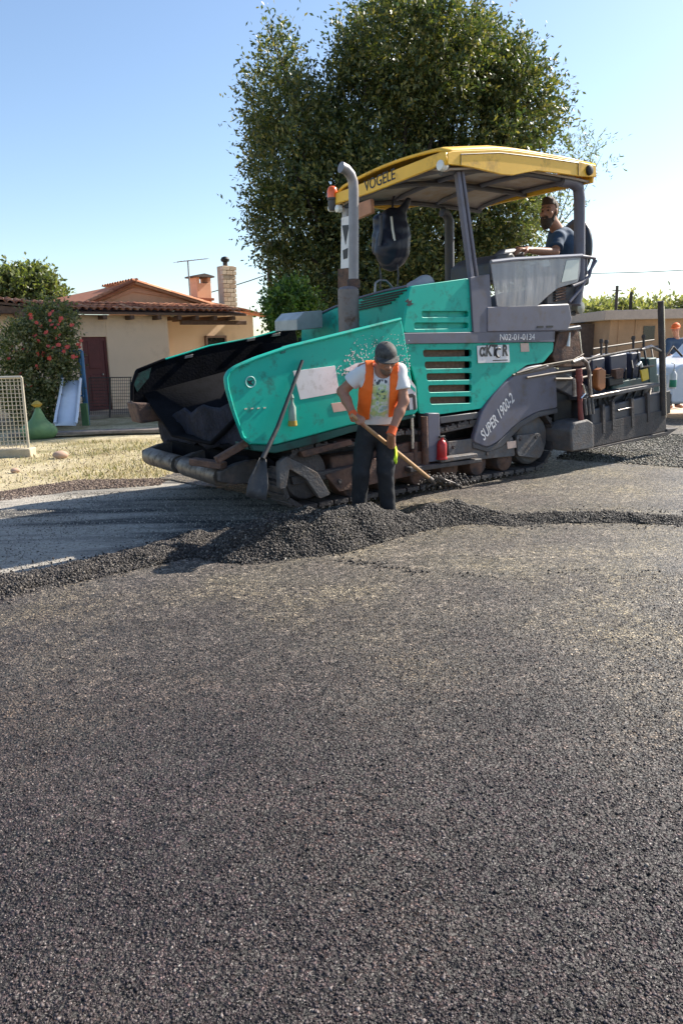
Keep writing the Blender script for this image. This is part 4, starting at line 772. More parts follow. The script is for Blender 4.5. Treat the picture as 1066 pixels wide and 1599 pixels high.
def sprigs(C, D, length, nl, size, aspect=0.42):         # leaves along short twigs
    n = len(C); D = unit(D); t = np.linspace(0.1, 1.0, nl)[None, :, None]; bend = rng.normal(0, 0.25, (n, 1, 3)); L = (length * rng.uniform(0.5, 1.3, n))[:, None, None]
    P = C[:, None] + L * (t * D[:, None] + t * t * bend) + rng.normal(0, 0.012, (n, nl, 3)); Dl = unit(D[:, None] + rng.normal(0, 0.9, (n, nl, 3)))
    return leaves(P.reshape(-1, 3), Dl.reshape(-1, 3), size, aspect)
def blob_points(blobs, n, shell=0.55):
    b = np.array(blobs); vol = b[:, 3] * b[:, 4] * b[:, 5]; i = rng.choice(len(b), n, p=vol ** 0.75 / (vol ** 0.75).sum()); d = unit(rng.normal(size=(n, 3)))
    rr_ = (shell + (1 - shell) * rng.uniform(size=n) ** 0.6)[:, None]; P = b[i, :3] + d * b[i, 3:6] * rr_; dd = unit(d / b[i, 3:6])
    k = np.ones(n, bool)                                   # thin out points buried in other lobes
    for q in b: k &= (np.linalg.norm((P - q[:3]) / q[3:6], axis=1) > 0.5) | (rng.uniform(size=n) < 0.22)
    return P[k], dd[k]
def tree(name, label, cat, base, blobs, nsp, length, nl, size, lm, trunk_r, aspect=0.42, group=None, shell=0.55, gaps=0.0):
    base = Vector(base); t = thing(name, label, cat, base, 0, group)
    P, D = blob_points(blobs, nsp, shell); D[:, 2] += 0.25
    if gaps:
        k = wob(P.astype(np.float32), 2.6 / max(0.3, np.array(blobs)[:, 3].mean()), 71) + rng.normal(0, 0.25, len(P)) > -gaps; P, D = P[k], D[k]
    V, Fc = sprigs(P, D, length, nl, size, aspect); link('crown', np_mesh('crown', V - np.array(base), Fc), lm, t)
    tr_ = B(); b = np.array(blobs); c = b[:, :3].mean(0) - np.array(base); fork = Vector((c[0] * 0.25, c[1] * 0.25, max(0.3, (b[:, 2] - b[:, 5]).min() - base.z + 0.2)))
    tr_.tube([(0, 0, -0.05), tuple(fork * 0.5 + Vector((0.05, 0, 0))), tuple(fork)], [trunk_r * 1.25, trunk_r, trunk_r * 0.8], 10)
    for q in blobs:
        e = Vector(q[:3]) - base; mid = (fork + e) / 2 + Vector((rng.normal(0, 0.1), rng.normal(0, 0.1), -0.15 * (e - fork).length * 0.4)); tr_.tube([fork, mid, e, e + (e - mid) * 0.15], [trunk_r * 0.4, trunk_r * 0.22, trunk_r * 0.1, trunk_r * 0.03], 7)
    tr_.build('trunk', BARK, t); return t
def blob_px(x, y, r, depth, ry=None, sq=1.0):
    p = AT(x, y, depth); k = depth / F; return (p.x, p.y, p.z, r * k, (ry or r) * k, r * k * sq)
OAK = leaf_mat('evergreen_leaf', [(0, (0.028, 0.050, 0.024)), (0.4, (0.058, 0.085, 0.032)), (0.78, (0.125, 0.14, 0.045)), (1, (0.27, 0.23, 0.075))], 0.27)
TD = 20.0
tb = [(432, 95, 40), (415, 150, 44), (440, 180, 58), (425, 245, 50), (452, 262, 62), (425, 330, 46), (455, 345, 62), (480, 420, 66), (470, 470, 40), (568, 165, 78), (525, 262, 84), (590, 62, 60), (640, 62, 72), (562, 48, 24), (728, 44, 24), (418, 70, 20),
      (700, 75, 66), (610, 190, 110), (720, 160, 105), (758, 95, 58), (806, 128, 48), (848, 125, 28), (830, 165, 55), (800, 235, 62), (600, 330, 100), (690, 350, 90), (770, 320, 74), (812, 330, 46), (560, 430, 80), (650, 450, 80), (795, 400, 52)]
tree('evergreen_tree', 'tall dense evergreen tree with dark olive crown behind the paver', 'tree', (1.4, TD + 0.6, -0.04), [blob_px(620 + (x - 620) * 0.925, y + 14, r * 0.78, TD + rng.uniform(-1.0, 1.3), ry=min(r * 1.2, 120)) for x, y, r in tb], 26000, 0.58, 12, 0.135, OAK, 0.3, 0.42, gaps=0.36, shell=0.35)
PALE = leaf_mat('pale_olive_leaf', [(0, (0.06, 0.085, 0.03)), (0.6, (0.13, 0.155, 0.06)), (1, (0.22, 0.23, 0.11))], 0.35)
tree('olive_tree', 'thin wispy tree whose feathery twigs show above the canopy rear', 'tree', (4.9, 17.4, -0.04), [blob_px(905, 238, 26, 17, sq=.5), blob_px(880, 262, 22, 17.2), blob_px(935, 250, 14, 17, sq=.5), blob_px(870, 300, 30, 17.4), blob_px(850, 350, 26, 17.4)], 330, 0.45, 9, 0.12, PALE, 0.04, 0.2, shell=0.2)
tree('background_tree', 'round pale green tree above the tiled pergola', 'tree', (*P2(45, 600), -0.04), [blob_px(28, 460, 28, 27), blob_px(50, 450, 24, 27.5), blob_px(72, 463, 20, 27), blob_px(5, 465, 26, 27.3), blob_px(92, 472, 9, 27)], 1700, 0.4, 9, 0.20, PALE, 0.2, 0.45)
tree('citrus_tree', 'small sunlit leafy tree beside the far corner of the house', 'tree', (-1.55, 16.6, -0.04), [blob_px(455, 470, 24, 16.6), blob_px(440, 485, 20, 16.4), blob_px(472, 490, 22, 16.8), blob_px(458, 510, 24, 16.6)], 900, 0.25, 8, 0.11, leaf_mat('citrus_leaf', [(0, (0.03, 0.07, 0.015)), (0.7, (0.09, 0.17, 0.035)), (1, (0.2, 0.26, 0.06))], 0.35), 0.06, 0.5)
# flowering shrub at the corner of the yard
hb = thing('flowering_shrub', 'bushy shrub full of red blossom beside the blue slide', 'shrub', (*P2(62, 662), -0.04))
hbase = np.array(hb.location); hblobs = [blob_px(30, 600, 34, 15.3), blob_px(70, 590, 36, 15.4), blob_px(40, 545, 34, 15.4), blob_px(80, 540, 34, 15.6), blob_px(88, 500, 26, 15.8), blob_px(50, 630, 34, 15.3), blob_px(88, 625, 26, 15.5), blob_px(62, 515, 28, 15.6), blob_px(98, 560, 20, 15.5)]
P, D = blob_points(hblobs, 2600, 0.4); V, Fc = sprigs(P, D, 0.2, 8, 0.09, 0.45); link('foliage', np_mesh('foliage', V - hbase, Fc), leaf_mat('shrub_leaf', [(0, (0.045, 0.07, 0.025)), (0.5, (0.12, 0.135, 0.055)), (1, (0.32, 0.30, 0.16))], 0.35), hb)
st = B()
for q in hblobs: e = Vector(q[:3]) - hb.location; st.tube([(rng.normal(0, .1), rng.normal(0, .1), 0), e * 0.5 + Vector((0, 0, .2)), e], [0.03, 0.02, 0.008], 6)
st.build('stem', BARK, hb)
REDF = mat('red_petal', (0.45, 0.06, 0.04), 0.6, var=0.3, vs=30)
fl = B()
for k in range(5):
    a = k * 2 * PI / 5; d = Vector((math.cos(a), math.sin(a), 0.35)); s_ = Vector((-math.sin(a), math.cos(a), 0)); fl.add([(0, 0, 0), d * 0.04 + s_ * 0.03, d * 0.07, d * 0.04 - s_ * 0.03], [(0, 1, 2, 3)])
flm = fl.mesh('blossom'); flm.materials.append(REDF)
FP = [(52, 492), (78, 488), (83, 502), (60, 505), (90, 510), (112, 508), (95, 500), (18, 543), (22, 550), (55, 528), (62, 532), (92, 537), (84, 541), (106, 545), (38, 548), (70, 553), (57, 575), (30, 583), (100, 545), (125, 535), (127, 540), (118, 557), (82, 560), (12, 560), (45, 600), (75, 520), (96, 527), (66, 545)]
for x, y in FP:
    for _ in range(2):
        p = AT(x + rng.normal(0, 3), y + rng.normal(0, 2.5), 15.0 + rng.uniform(-0.1, 0.2)); o = bpy.data.objects.new('blossom', flm); COL.objects.link(o); o.parent = hb; o.location = p - hb.location
        o.rotation_euler = (rng.uniform(0.6, 1.9), rng.uniform(-.5, .5), rng.uniform(-0.6, 0.6)); o.scale = (rng.uniform(0.4, 0.8),) * 3

# ================================================================ house
HA = math.radians(38); H0 = Vector((-6.8, 18.1, 0)); HX = Vector((math.cos(HA), math.sin(HA), 0)); HY = Vector((-math.sin(HA), math.cos(HA), 0))
def HM(x, y, w=0.0):
    d = ray(x, y); c = Vector((-H0.x, -H0.y, 0)); dd = Vector((d.x, d.y, 0)); t = (w - c.dot(HY)) / dd.dot(HY); P = Vector((0, 0, CAMH)) + d * t
    q = Vector((P.x - H0.x, P.y - H0.y, 0)); return Vector((q.dot(HX), w, P.z))
def hu(x, w=0.0): return HM(x, 560, w).x
house = thing('house', 'single storey cream house with red tiled roofs and two chimneys', 'house', (H0.x, H0.y, 0), HA)
STUC = mat('cream_stucco', (0.84, 0.62, 0.43), 0.9, var=0.05, vs=1.2, bump=0.12, bs=60, dirt=(0.70, 0.50, 0.34), dirt_amt=0.3, ds=1.2); PEACH = mat('peach_stucco', (0.78, 0.45, 0.28), 0.9, var=0.08, vs=2, bump=0.2, bs=60)
def tile_mat():
    m, n, l, b = nodes_of('clay_tile'); oi = n.new('ShaderNodeObjectInfo'); tc = n.new('ShaderNodeTexCoord').outputs['Object']
    a = ramp(n, l, oi.outputs['Random'], [(0, (0.27, 0.085, 0.04)), (0.5, (0.42, 0.165, 0.08)), (1, (0.52, 0.27, 0.15))]); f = ramp(n, l, noise(n, l, tc, 9, 5, 0.7), [(0.3, 0.7), (0.7, 1.15)])
    l.new(mixc(n, l, 1.0, a, f, 'MULTIPLY'), b.inputs['Base Color']); b.inputs['Roughness'].default_value = 0.85; return m
TILE = tile_mat(); WOOD = mat('dark_timber', (0.13, 0.075, 0.05), 0.8, var=0.3, vs=12)
zE = HM(180, 483, -0.35).z; uL, uC, uR = hu(100), hu(266), hu(398, 1.2)
def wallbox(nm, u0, u1, w0, w1, z0, z1, m): return B().box(u0, u1, w0, w1, z0, z1).build(nm, m, house, 0.01)
# front block with a real door opening
dl, dr = HM(131, 560).x, HM(170, 560).x; dt = HM(150, 526).z
wallbox('wall', uL - 2.2, dl, 0, 0.22, -0.1, zE - 0.12, STUC); wallbox('wall', dr, uC, 0, 0.22, -0.1, zE - 0.12, STUC); wallbox('wall', dl, dr, 0, 0.22, dt, zE - 0.12, STUC)
wallbox('wall', uC - 0.22, uC, 0.221, 5.5, -0.1, zE - 0.12, STUC); wallbox('wall', uC + 0.002, uR, 1.2, 1.42, -0.1, zE - 0.02, STUC); wallbox('wall', uR - 0.22, uR, 1.421, 6, -0.1, zE - 0.02, STUC)
wallbox('wall', uL - 2.2, uC - 0.221, 5.3, 5.5, -0.1, zE - 0.12, STUC); wallbox('wall', uL - 2.2, uL - 2.0, 0.221, 5.29, -0.1, zE - 0.12, STUC)
DOORR = mat('dark_red_door', (0.13, 0.022, 0.020), 0.5, var=0.2)
door = B().box(dl + 0.06, dr - 0.06, 0.1, 0.15, -0.04, dt - 0.06).build('door', DOORR, house, 0.005)
for k in range(2): B().box(dl + 0.16, dr - 0.16, 0.085, 0.1, 0.15 + k * 0.95, 0.95 + k * 0.9).build('door_panel', DOORR, door, 0.01)
B().lathe((dr - 0.16, 0.07, 0.95), [(0.02, -0.03), (0.03, 0), (0.02, 0.03)], 'y', 10).build('handle', STEEL, door)
for a, b_, c, d in ((dl, dl + 0.06, 0, dt), (dr - 0.06, dr, 0, dt), (dl + 0.061, dr - 0.061, dt - 0.06, dt)): B().box(a, b_, 0.07, 0.17, c - 0.04, d).build('door_frame', DOORR, house)
wx0, wx1 = HM(322, 530, 1.2).x, HM(349, 530, 1.2).x; wz1 = HM(335, 527.5, 1.2).z
wn = B().box(wx0, wx1, 1.14, 1.19, wz1 - 0.75, wz1).build('window', mat('dark_glass', (0.02, 0.022, 0.025), 0.1, spec=0.8), house)
for a, b_, c, d in ((wx0 - 0.06, wx0, wz1 - 0.8, wz1 + 0.06), (wx1, wx1 + 0.06, wz1 - 0.8, wz1 + 0.06), (wx0, wx1, wz1, wz1 + 0.06), (wx0, wx1, wz1 - 0.81, wz1 - 0.75)): B().box(a, b_, 1.1, 1.195, c, d).build('window_frame', WOOD, wn)
# barrel tiles: one mesh shared
def barrel(L=0.46, r=0.085, n=7, th=0.012):
    b = B(); V = []
    for e in (0, 1):
        rr2 = r * (1.0 if e == 0 else 0.86)
        for k in range(n + 1):
            a = PI * k / n; V.append((rr2 * math.cos(a), e * L, rr2 * math.sin(a) * 0.8))
        for k in range(n + 1):
            a = PI * k / n; V.append(((rr2 - th) * math.cos(a), e * L, (rr2 - th) * math.sin(a) * 0.8))
    m = n + 1; Fc = []
    for k in range(n): Fc += [(k, k + 1, 2 * m + k + 1, 2 * m + k), (m + k + 1, m + k, 3 * m + k, 3 * m + k + 1), (k + 1, k, m + k, m + k + 1)]
    return b.add(V, Fc).mesh('roof_tile')
TM = barrel(); TM.materials.append(TILE); TM.polygons.foreach_set('use_smooth', [True] * len(TM.polygons))
def tile_at(parent, p, rx, rz=0.0, sx=1.0):
    o = bpy.data.objects.new('roof_tile', TM); COL.objects.link(o); o.parent = parent; o.location = p; o.rotation_euler = (rx + random.uniform(-.02, .02), random.uniform(-.04, .04), rz + random.uniform(-.03, .03)); o.scale = (sx, 1, 1)
def roof_slab(nm, pts, parent, m=TILE):
    return B().add(pts + [(a, b_, c - 0.06) for a, b_, c in pts], [(0, 1, 2, 3), (7, 6, 5, 4), (0, 4, 5, 1), (1, 5, 6, 2), (2, 6, 7, 3), (3, 7, 4, 0)]).build(nm, m, parent)
# porch roof along the front: low pitch, tile rows
pr = 0.16; zf = zE - 0.02
porch = roof_slab('porch_roof', [(uL - 2.2, -0.4, zf - 0.05), (hu(388, -0.4), -0.4, zf - 0.05), (hu(388, -0.4), 2.0, zf - 0.05 + 2.4 * pr), (uL - 2.2, 2.0, zf - 0.05 + 2.4 * pr)], house, WOOD)
u = uL - 0.3
while u < hu(386, -0.4):
    for k in range(3): tile_at(porch, (u, -0.44 + k * 0.42, zf + 0.0 + k * 0.42 * pr + k * 0.012), math.atan(pr))
    u += 0.185
for x in (128, 170, 212, 254, 285, 312, 340, 368):
    q = hu(x, -0.35); B().box(q - 0.05, q + 0.05, -0.38, 1.1 if x > 262 else -0.001, zf - 0.22, zf - 0.115).build('rafter_end', WOOD, house, 0.005)
B().box(hu(285, 0.0), hu(388, -0.1), -0.1, 0.02, zf - 0.34, zf - 0.225).build('porch_beam', WOOD, house, 0.01)
lp = HM(268, 489, -0.02); B().box(lp.x - 0.04, lp.x + 0.04, -0.14, -0.003, lp.z - 0.1, lp.z + 0.12).build('wall_lamp', mat('cream_lamp', (0.75, 0.68, 0.5), 0.4), house, 0.01)
# gabled block behind
gw = 1.9; ap_ = HM(206, 442, gw); gl = HM(112, 486, gw); gr = HM(332, 480, gw); zb2 = zf + 0.1
gp = [(gl.x, zb2), (gl.x, gl.z - 0.02), (ap_.x, ap_.z), (gr.x, gr.z - 0.02), (gr.x, zb2)]
plate('gable_wall', [(a, b_) for a, b_ in gp], PEACH, house, gw, 0.25, (), 0.004)
plate('gable_moulding', [(gl.x + .5, gl.z + .13), (ap_.x, ap_.z - 0.13), (gr.x - .9, gr.z + .25), (gr.x - 1.0, gr.z + .2), (ap_.x, ap_.z - 0.24), (gl.x + .55, gl.z + 0.08)], mat('peach_moulding', (0.70, 0.38, 0.24), 0.9), house, gw - 0.05, 0.05, (), 0.002)
for (a, b_) in ((gl, ap_), (gr, ap_)):
    A = Vector((a.x, 0, a.z)); C = Vector((b_.x, 0, b_.z)); dv = (A - C).normalized(); A2 = A + dv * 0.35; up_ = Vector((0, 0, 0.05))
    main = roof_slab('gable_roof', [tuple(C + Vector((0, gw - 0.25, 0.02))), tuple(A2 + Vector((0, gw - 0.25, 0.02))), tuple(A2 + Vector((0, gw + 7, 0.02))), tuple(C + Vector((0, gw + 7, 0.02)))], house)
    L = (A2 - C).length; nT = int(L / 0.36); ang = math.atan2(dv.z, dv.x)
    for k in range(nT):
        p = C + dv * (k + 1) * 0.36
        for r_ in range(12 if a is gr else 2):
            o = bpy.data.objects.new('roof_tile', TM); COL.objects.link(o); o.parent = main; o.location = p + Vector((0, gw - 0.2 + r_ * 0.2, 0.035)); xv = -dv
            yv = xv; zv = Vector((0, 0, 1)); zv = (zv - yv * zv.dot(yv)).normalized(); xx_ = yv.cross(zv)
            mt = Matrix((xx_, yv, zv)).transposed().to_4x4(); mt.translation = o.location; o.matrix_local = mt
# right hand low roof at the far corner
rr0 = roof_slab('side_roof', [tuple(HM(384, 482, 1.0)), tuple(HM(440, 497, 1.0)), tuple(HM(440, 497, 1.0) + Vector((-.5, 3.5, 0.5))), tuple(HM(384, 470, 1.0) + Vector((0, 3.5, 0.3)))], house)
# chimneys
cw = 2.6; c0 = HM(309, 470, cw); c1 = HM(331, 470, cw); zt2 = HM(320, 436, cw).z
ch = B().box(c0.x, c1.x, cw, cw + 0.5, c0.z - 0.5, zt2 - 0.12).build('chimney', PEACH, house, 0.01)
B().box(c0.x - 0.06, c1.x + 0.06, cw - 0.06, cw + 0.56, c0.z + 0.02, c0.z + 0.10).build('chimney_ledge', TILE, ch, 0.01)
for a, b_ in ((c0.x, c0.x + 0.1), (c1.x - 0.1, c1.x)): B().box(a, b_, cw + 0.001, cw + 0.5, zt2 - 0.119, zt2 + 0.05).build('chimney_pier', PEACH, ch)
B().prism([(c0.x - 0.1, zt2 + 0.052), (c1.x + 0.1, zt2 + 0.052), (c1.x + 0.1, zt2 + 0.1), ((c0.x + c1.x) / 2, zt2 + 0.17), (c0.x - 0.1, zt2 + 0.1)], cw - 0.1, cw + 0.6).build('chimney_cap', DUSTY, ch, 0.01)
bw = 0.9; b0 = HM(351, 480, bw); b1 = HM(371, 480, bw); bt = HM(361, 414, bw).z; bd = 0.42
core = B().box(b0.x + 0.03, b1.x - 0.03, bw + 0.03, bw + bd - 0.03, zf + 0.1, bt - 0.02).build('chimney', mat('pale_mortar', (0.50, 0.40, 0.31), 0.95), house)
BRK = chip_mat('chimney_brick', [(0, (0.36, 0.22, 0.15)), (0.5, (0.52, 0.35, 0.25)), (1, (0.62, 0.47, 0.35))], 0.9)
def brick_mat():
    m, n, l, b = nodes_of('chimney_brick_face'); oi = n.new('ShaderNodeObjectInfo'); l.new(ramp(n, l, oi.outputs['Random'], [(0, (0.50, 0.36, 0.26)), (0.5, (0.62, 0.49, 0.37)), (1, (0.70, 0.58, 0.46))]), b.inputs['Base Color']); b.inputs['Roughness'].default_value = 0.9; return m
BKM = brick_mat(); cs = 0.125; ncz = int((bt - zf - 0.12) / cs); wu = b1.x - b0.x
def brick(u0, u1, w0, w1, z0): o = B().box(u0, u1, w0, w1, z0, z0 + cs - 0.018).build('brick', BKM, core, 0.006)
for k in range(ncz):
    z0 = zf + 0.12 + k * cs; e = 0.02 if k >= ncz - 2 else 0
    if k % 2: brick(b0.x - e, b0.x + wu * 0.5 - 0.008, bw - e, bw + 0.1, z0); brick(b0.x + wu * 0.5 + 0.008, b1.x + e, bw - e, bw + 0.1, z0); brick(b1.x - 0.1, b1.x + e, bw + 0.115, bw + bd + e, z0)
    else: brick(b0.x - e, b0.x + wu * 0.25 - 0.008, bw - e, bw + 0.1, z0); brick(b0.x + wu * 0.25 + 0.008, b0.x + wu * 0.75 - 0.008, bw - e, bw + 0.1, z0); brick(b0.x + wu * 0.75 + 0.008, b1.x + e, bw - e, bw + 0.2, z0); brick(b1.x - 0.1, b1.x + e, bw + 0.215, bw + bd + e, z0)
mc = Vector(((b0.x + b1.x) / 2, bw + bd / 2, bt))
B().tube([mc, mc + Vector((0, 0, 0.1))], 0.07, 10).build('chimney_pot', GRIME, core); B().lathe(mc + Vector((0, 0, 0.1)), [(0.06, 0), (0.12, 0.02), (0.13, 0.08), (0.09, 0.14), (0.02, 0.16)], 'z', 14).build('chimney_cowl', BLACK, core)
aq = HM(297, 462, 2.2); az = HM(297, 408, 2.2).z; an = B().tube([(aq.x, 2.2, aq.z - 0.6), (aq.x, 2.2, az)], 0.022, 6).build('aerial_mast', STEEL, house)
e0, e1 = HM(277, 409, 2.2), HM(323, 404, 2.2); B().tube([e0, e1], 0.014, 6).build('aerial_boom', STEEL, an)
for k in range(9): p = e0.lerp(e1, k / 8); L = 0.28 - 0.02 * k; B().tube([p - Vector((0, L, 0)), p + Vector((0, L, 0))], 0.007, 5).build('aerial_element', STEEL, an)
# low step and terrace in front of the house
tz = B().box(uL - 2, uC + 3.2, -1.5, -0.02, -0.05, 0.05).build('terrace', mat('worn_terrace', (0.30, 0.24, 0.18), 0.9, var=0.2, vs=3, bump=0.3), house, 0.02)

# ================================================================ pergola
pg = thing('pergola', 'timber pergola with a strip of clay tiles beside the flowering shrub', 'pergola', AT(60, 640, 17) * 1 - Vector((0, 0, AT(60, 640, 17).z)))
pb = pg.location
def PG(x, y, d): return AT(x, y, d) - pb
a0, a1 = PG(-130, 458, 16.2), PG(112, 483, 17.6); dv = (a1 - a0); Lp = dv.length; dv.normalize(); nv = Vector((-dv.y, dv.x, 0)).normalized(); rz_p = math.atan2(dv.y, dv.x)
B().add([a0, a1, a1 + nv * 2 + Vector((0, 0, .25)), a0 + nv * 2 + Vector((0, 0, .25)), a0 - Vector((0, 0, .05)), a1 - Vector((0, 0, .05)), a1 + nv * 2 + Vector((0, 0, .2)), a0 + nv * 2 + Vector((0, 0, .2))], [(0, 1, 2, 3), (7, 6, 5, 4), (0, 4, 5, 1), (1, 5, 6, 2), (2, 6, 7, 3), (3, 7, 4, 0)]).build('roof_deck', WOOD, pg)
k = 0.0
while k < Lp:
    for r_ in range(3): tile_at(pg, a0 + dv * k + nv * (-0.05 + r_ * 0.42) + Vector((0, 0, 0.0 + r_ * 0.055)), 0.125, rz_p)
    k += 0.185
for j in range(3): B().bar(a0 - Vector((0, 0, 0.14 + j * 0.001)) + nv * (0.1 + j * 0.7), a1 - Vector((0, 0, 0.14 + j * 0.001)) + nv * (0.1 + j * 0.7), 0.08, 0.14).build('beam', WOOD, pg, 0.008)
for j in range(9): p = a0 + dv * (Lp * (j + 0.5) / 9); B().bar(p + nv * -0.05 - Vector((0, 0, .27)), p + nv * 1.9 - Vector((0, 0, .03)), 0.06, 0.1).build('rafter', WOOD, pg, 0.006)
for x in (36, -60): p = PG(x, 500, 16.7); B().bar((p.x, p.y, 0), (p.x, p.y, p.z + 0.2), 0.11, 0.11).build('post', WOOD, pg, 0.008)
# small outbuilding seen under the pergola
ob = thing('outbuilding', 'small cream outbuilding with orange tile roof under the pergola', 'shed', (*P2(20, 615), 0)); oo = ob.location
def OB(x, y, d): return AT(x, y, d) - oo
od = oo.y
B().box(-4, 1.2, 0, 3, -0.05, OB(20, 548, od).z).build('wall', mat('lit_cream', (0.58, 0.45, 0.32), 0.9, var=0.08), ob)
zq = OB(20, 546, od).z
rf2 = B().add([(-4.2, -0.35, zq - 0.05), (1.4, -0.35, zq - 0.05), (1.4, 2.5, zq + 0.95), (-4.2, 2.5, zq + 0.95), (-4.2, -0.35, zq - 0.12), (1.4, -0.35, zq - 0.12), (1.4, 2.5, zq + 0.88), (-4.2, 2.5, zq + 0.88)], [(0, 1, 2, 3), (7, 6, 5, 4), (0, 4, 5, 1), (1, 5, 6, 2), (2, 6, 7, 3), (3, 7, 4, 0)]).build('roof', TILE, ob)
for i in range(26):
    for r_ in range(5): tile_at(rf2, (-3.6 + i * 0.19, -0.38 + r_ * 0.43, zq - 0.03 + r_ * 0.43 * 0.351 + 0.01), 0.338)

# ================================================================ yard things
# slide
SB = G(105, 668); sd = SB.y
slide = thing('playground_slide', 'small blue playground slide with pale chute in front of the house', 'slide', (SB.x, SB.y, 0))
def SL(x, y, dd=0.0): v = AT(x, y, sd + dd) - slide.location; return v
BLUE = mat('blue_steel', (0.05, 0.16, 0.33), 0.4, var=0.15); PBLUE = mat('pale_blue_plastic', (0.66, 0.70, 0.78), 0.35, var=0.06); GRN = mat('green_plastic', (0.07, 0.16, 0.07), 0.5, var=0.2)
for pts in ([(94, 549, 0.7), (97, 600, 0.75), (91, 668, 0.9)], [(128, 548, 0.7), (133, 600, 0.75), (139, 667, 0.9)], [(124, 553, 0.9), (129, 600, 1.1), (135, 660, 1.3)]): B().tube([SL(*p) for p in pts], 0.035, 10).build('frame_tube', BLUE, slide)
B().tube([SL(94, 549, .7), SL(128, 548, .7)], 0.03, 10).build('frame_tube', BLUE, slide)
for y in (575, 595, 618): B().tube([SL(97, y, 1.1), SL(131, y, 1.1)], 0.02, 8).build('rung', BLUE, slide)
cl = [(98, 594, 0.5), (94, 620, 0.2), (88, 650, -0.1), (86, 664, -0.3)]; cr2 = [(126, 594, 0.5), (124, 620, 0.2), (121, 650, -0.1), (119, 664, -0.3)]
Vv = [tuple(SL(*p)) for p in cl] + [tuple(SL(*p)) for p in cr2]; o = B().add(Vv, [(k, k + 1, k + 5, k + 4) for k in range(3)]).build('chute', PBLUE, slide); md = o.modifiers.new('s', 'SOLIDIFY'); md.thickness = 0.02
for c_ in (cl, cr2): B().tube([SL(a, b_ - 3, d) for a, b_, d in c_], 0.03, 8).build('chute_side', PBLUE, slide)
B().box(SL(126, 640, .3).x, SL(136, 640, .3).x, 0.3, 0.4, 0, SL(130, 630, .3).z).build('side_panel', GRN, slide, 0.01)
# green sack
gs = G(62, 680); sk_ = sdf_obj('garden_sack', lambda P: sm(ell(P, (0, 0, 0.12), (0.34, 0.22, 0.2)), capsule(P, (0, 0, 0.2), (0.02, 0, 0.55), 0.2, 0.05), 0.1) + 0.02 * wob(P, 14, 5), (-0.45, -0.35, -0.1), (0.45, 0.35, 0.75), 0.025, mat('green_sack', (0.13, 0.24, 0.10), 0.55, var=0.25, vs=5))
sk_.location = (gs.x, gs.y, -0.04); tag(sk_, 'bulging green sack tied at the top beside the slide', 'sack')
tie = B().lathe((0.02, 0, 0.6), [(0.05, -0.03), (0.09, 0.0), (0.10, 0.03), (0.05, 0.07), (0.02, 0.09)], 'z', 10).build('tie', mat('ochre_knot', (0.5, 0.33, 0.05), 0.6), sk_)
# wire mesh panel
fb = G(46, 708); wp_ = thing('mesh_gate', 'leaning pale wire mesh gate panel on a concrete footing', 'gate', (fb.x, fb.y, 0)); fd = fb.y
def FP_(x, y, dd=0.0): return AT(x, y, fd + dd) - wp_.location
WIRE = mat('galvanised_wire', (0.50, 0.45, 0.36), 0.5, metal=0.3, var=0.2)
tl, tr2, brr, bll = FP_(-60, 591), FP_(34, 589), FP_(46, 706), FP_(-48, 709)
for a, b_ in ((tl, tr2), (tr2, brr), (bll, brr)): B().tube([a, b_], 0.022, 8).build('frame_tube', WIRE, wp_)
for k in range(1, 15): B().tube([tl.lerp(tr2, k / 15), bll.lerp(brr, k / 15)], 0.006, 5).build('wire', WIRE, wp_)
for k in range(1, 19): B().tube([tl.lerp(bll, k / 19), tr2.lerp(brr, k / 19)], 0.006, 5).build('wire', WIRE, wp_)
ft = FP_(53, 708); B().box(bll.x - 0.3, ft.x, -0.12, 0.12, -0.06, 0.09).build('footing', mat('sunlit_concrete', (0.45, 0.38, 0.27), 0.9, var=0.15, bump=0.3), wp_, 0.02)
# low wire fence before the door
ff = G(205, 650); wf = thing('wire_fence', 'low thin wire fence in front of the dark red door', 'fence', (ff.x, ff.y, 0))
def WF(x, y): return AT(x, y, ff.y) - wf.location
DW = mat('dark_wire', (0.05, 0.045, 0.04), 0.6)
for x in (140, 172, 204): B().tube([WF(x, 589), WF(x, 652)], 0.016, 6).build('post', DW, wf)
for k in range(12): B().tube([WF(140, 590 + k * 5), WF(206, 589 + k * 5)], 0.0045 if k else 0.012, 5).build('wire', DW, wf)
for k in range(1, 22): B().tube([WF(140 + k * 3.05, 590), WF(140 + k * 3.05, 648)], 0.004, 4).build('wire', DW, wf)
# a few stones and planks about the yard
for x, y, r, lb in ((95, 711, 0.09, 'pinkish stone lying in the straw grass'), (24, 733, 0.05, 'pale stone lying at the grass edge near the millings')):
    p = G(x, y); o = sdf_obj('field_stone', lambda P: ell(P, (0, 0, r * 0.5), (r * 1.2, r, r * 0.75)) + r * 0.12 * wob(P, 14 / r * 0.1, 8), (-2 * r, -2 * r, -r), (2 * r, 2 * r, 2 * r), r / 7, mat('field_stone_%d' % x, (0.45, 0.30, 0.22), 0.9, var=0.2)); o.location = (p.x, p.y, -0.04); tag(o, lb, 'stone')
p = AT(150, 668, 13.6); pk = B().bar((p.x - 1.6, 13.6, 0.02), (p.x + 1.9, 13.9, 0.03), 0.35, 0.05).build('plank', mat('weathered_plank', (0.22, 0.18, 0.15), 0.9, var=0.3, vs=9), None, 0.01); tag(pk, 'weathered plank lying flat before the terrace', 'plank')
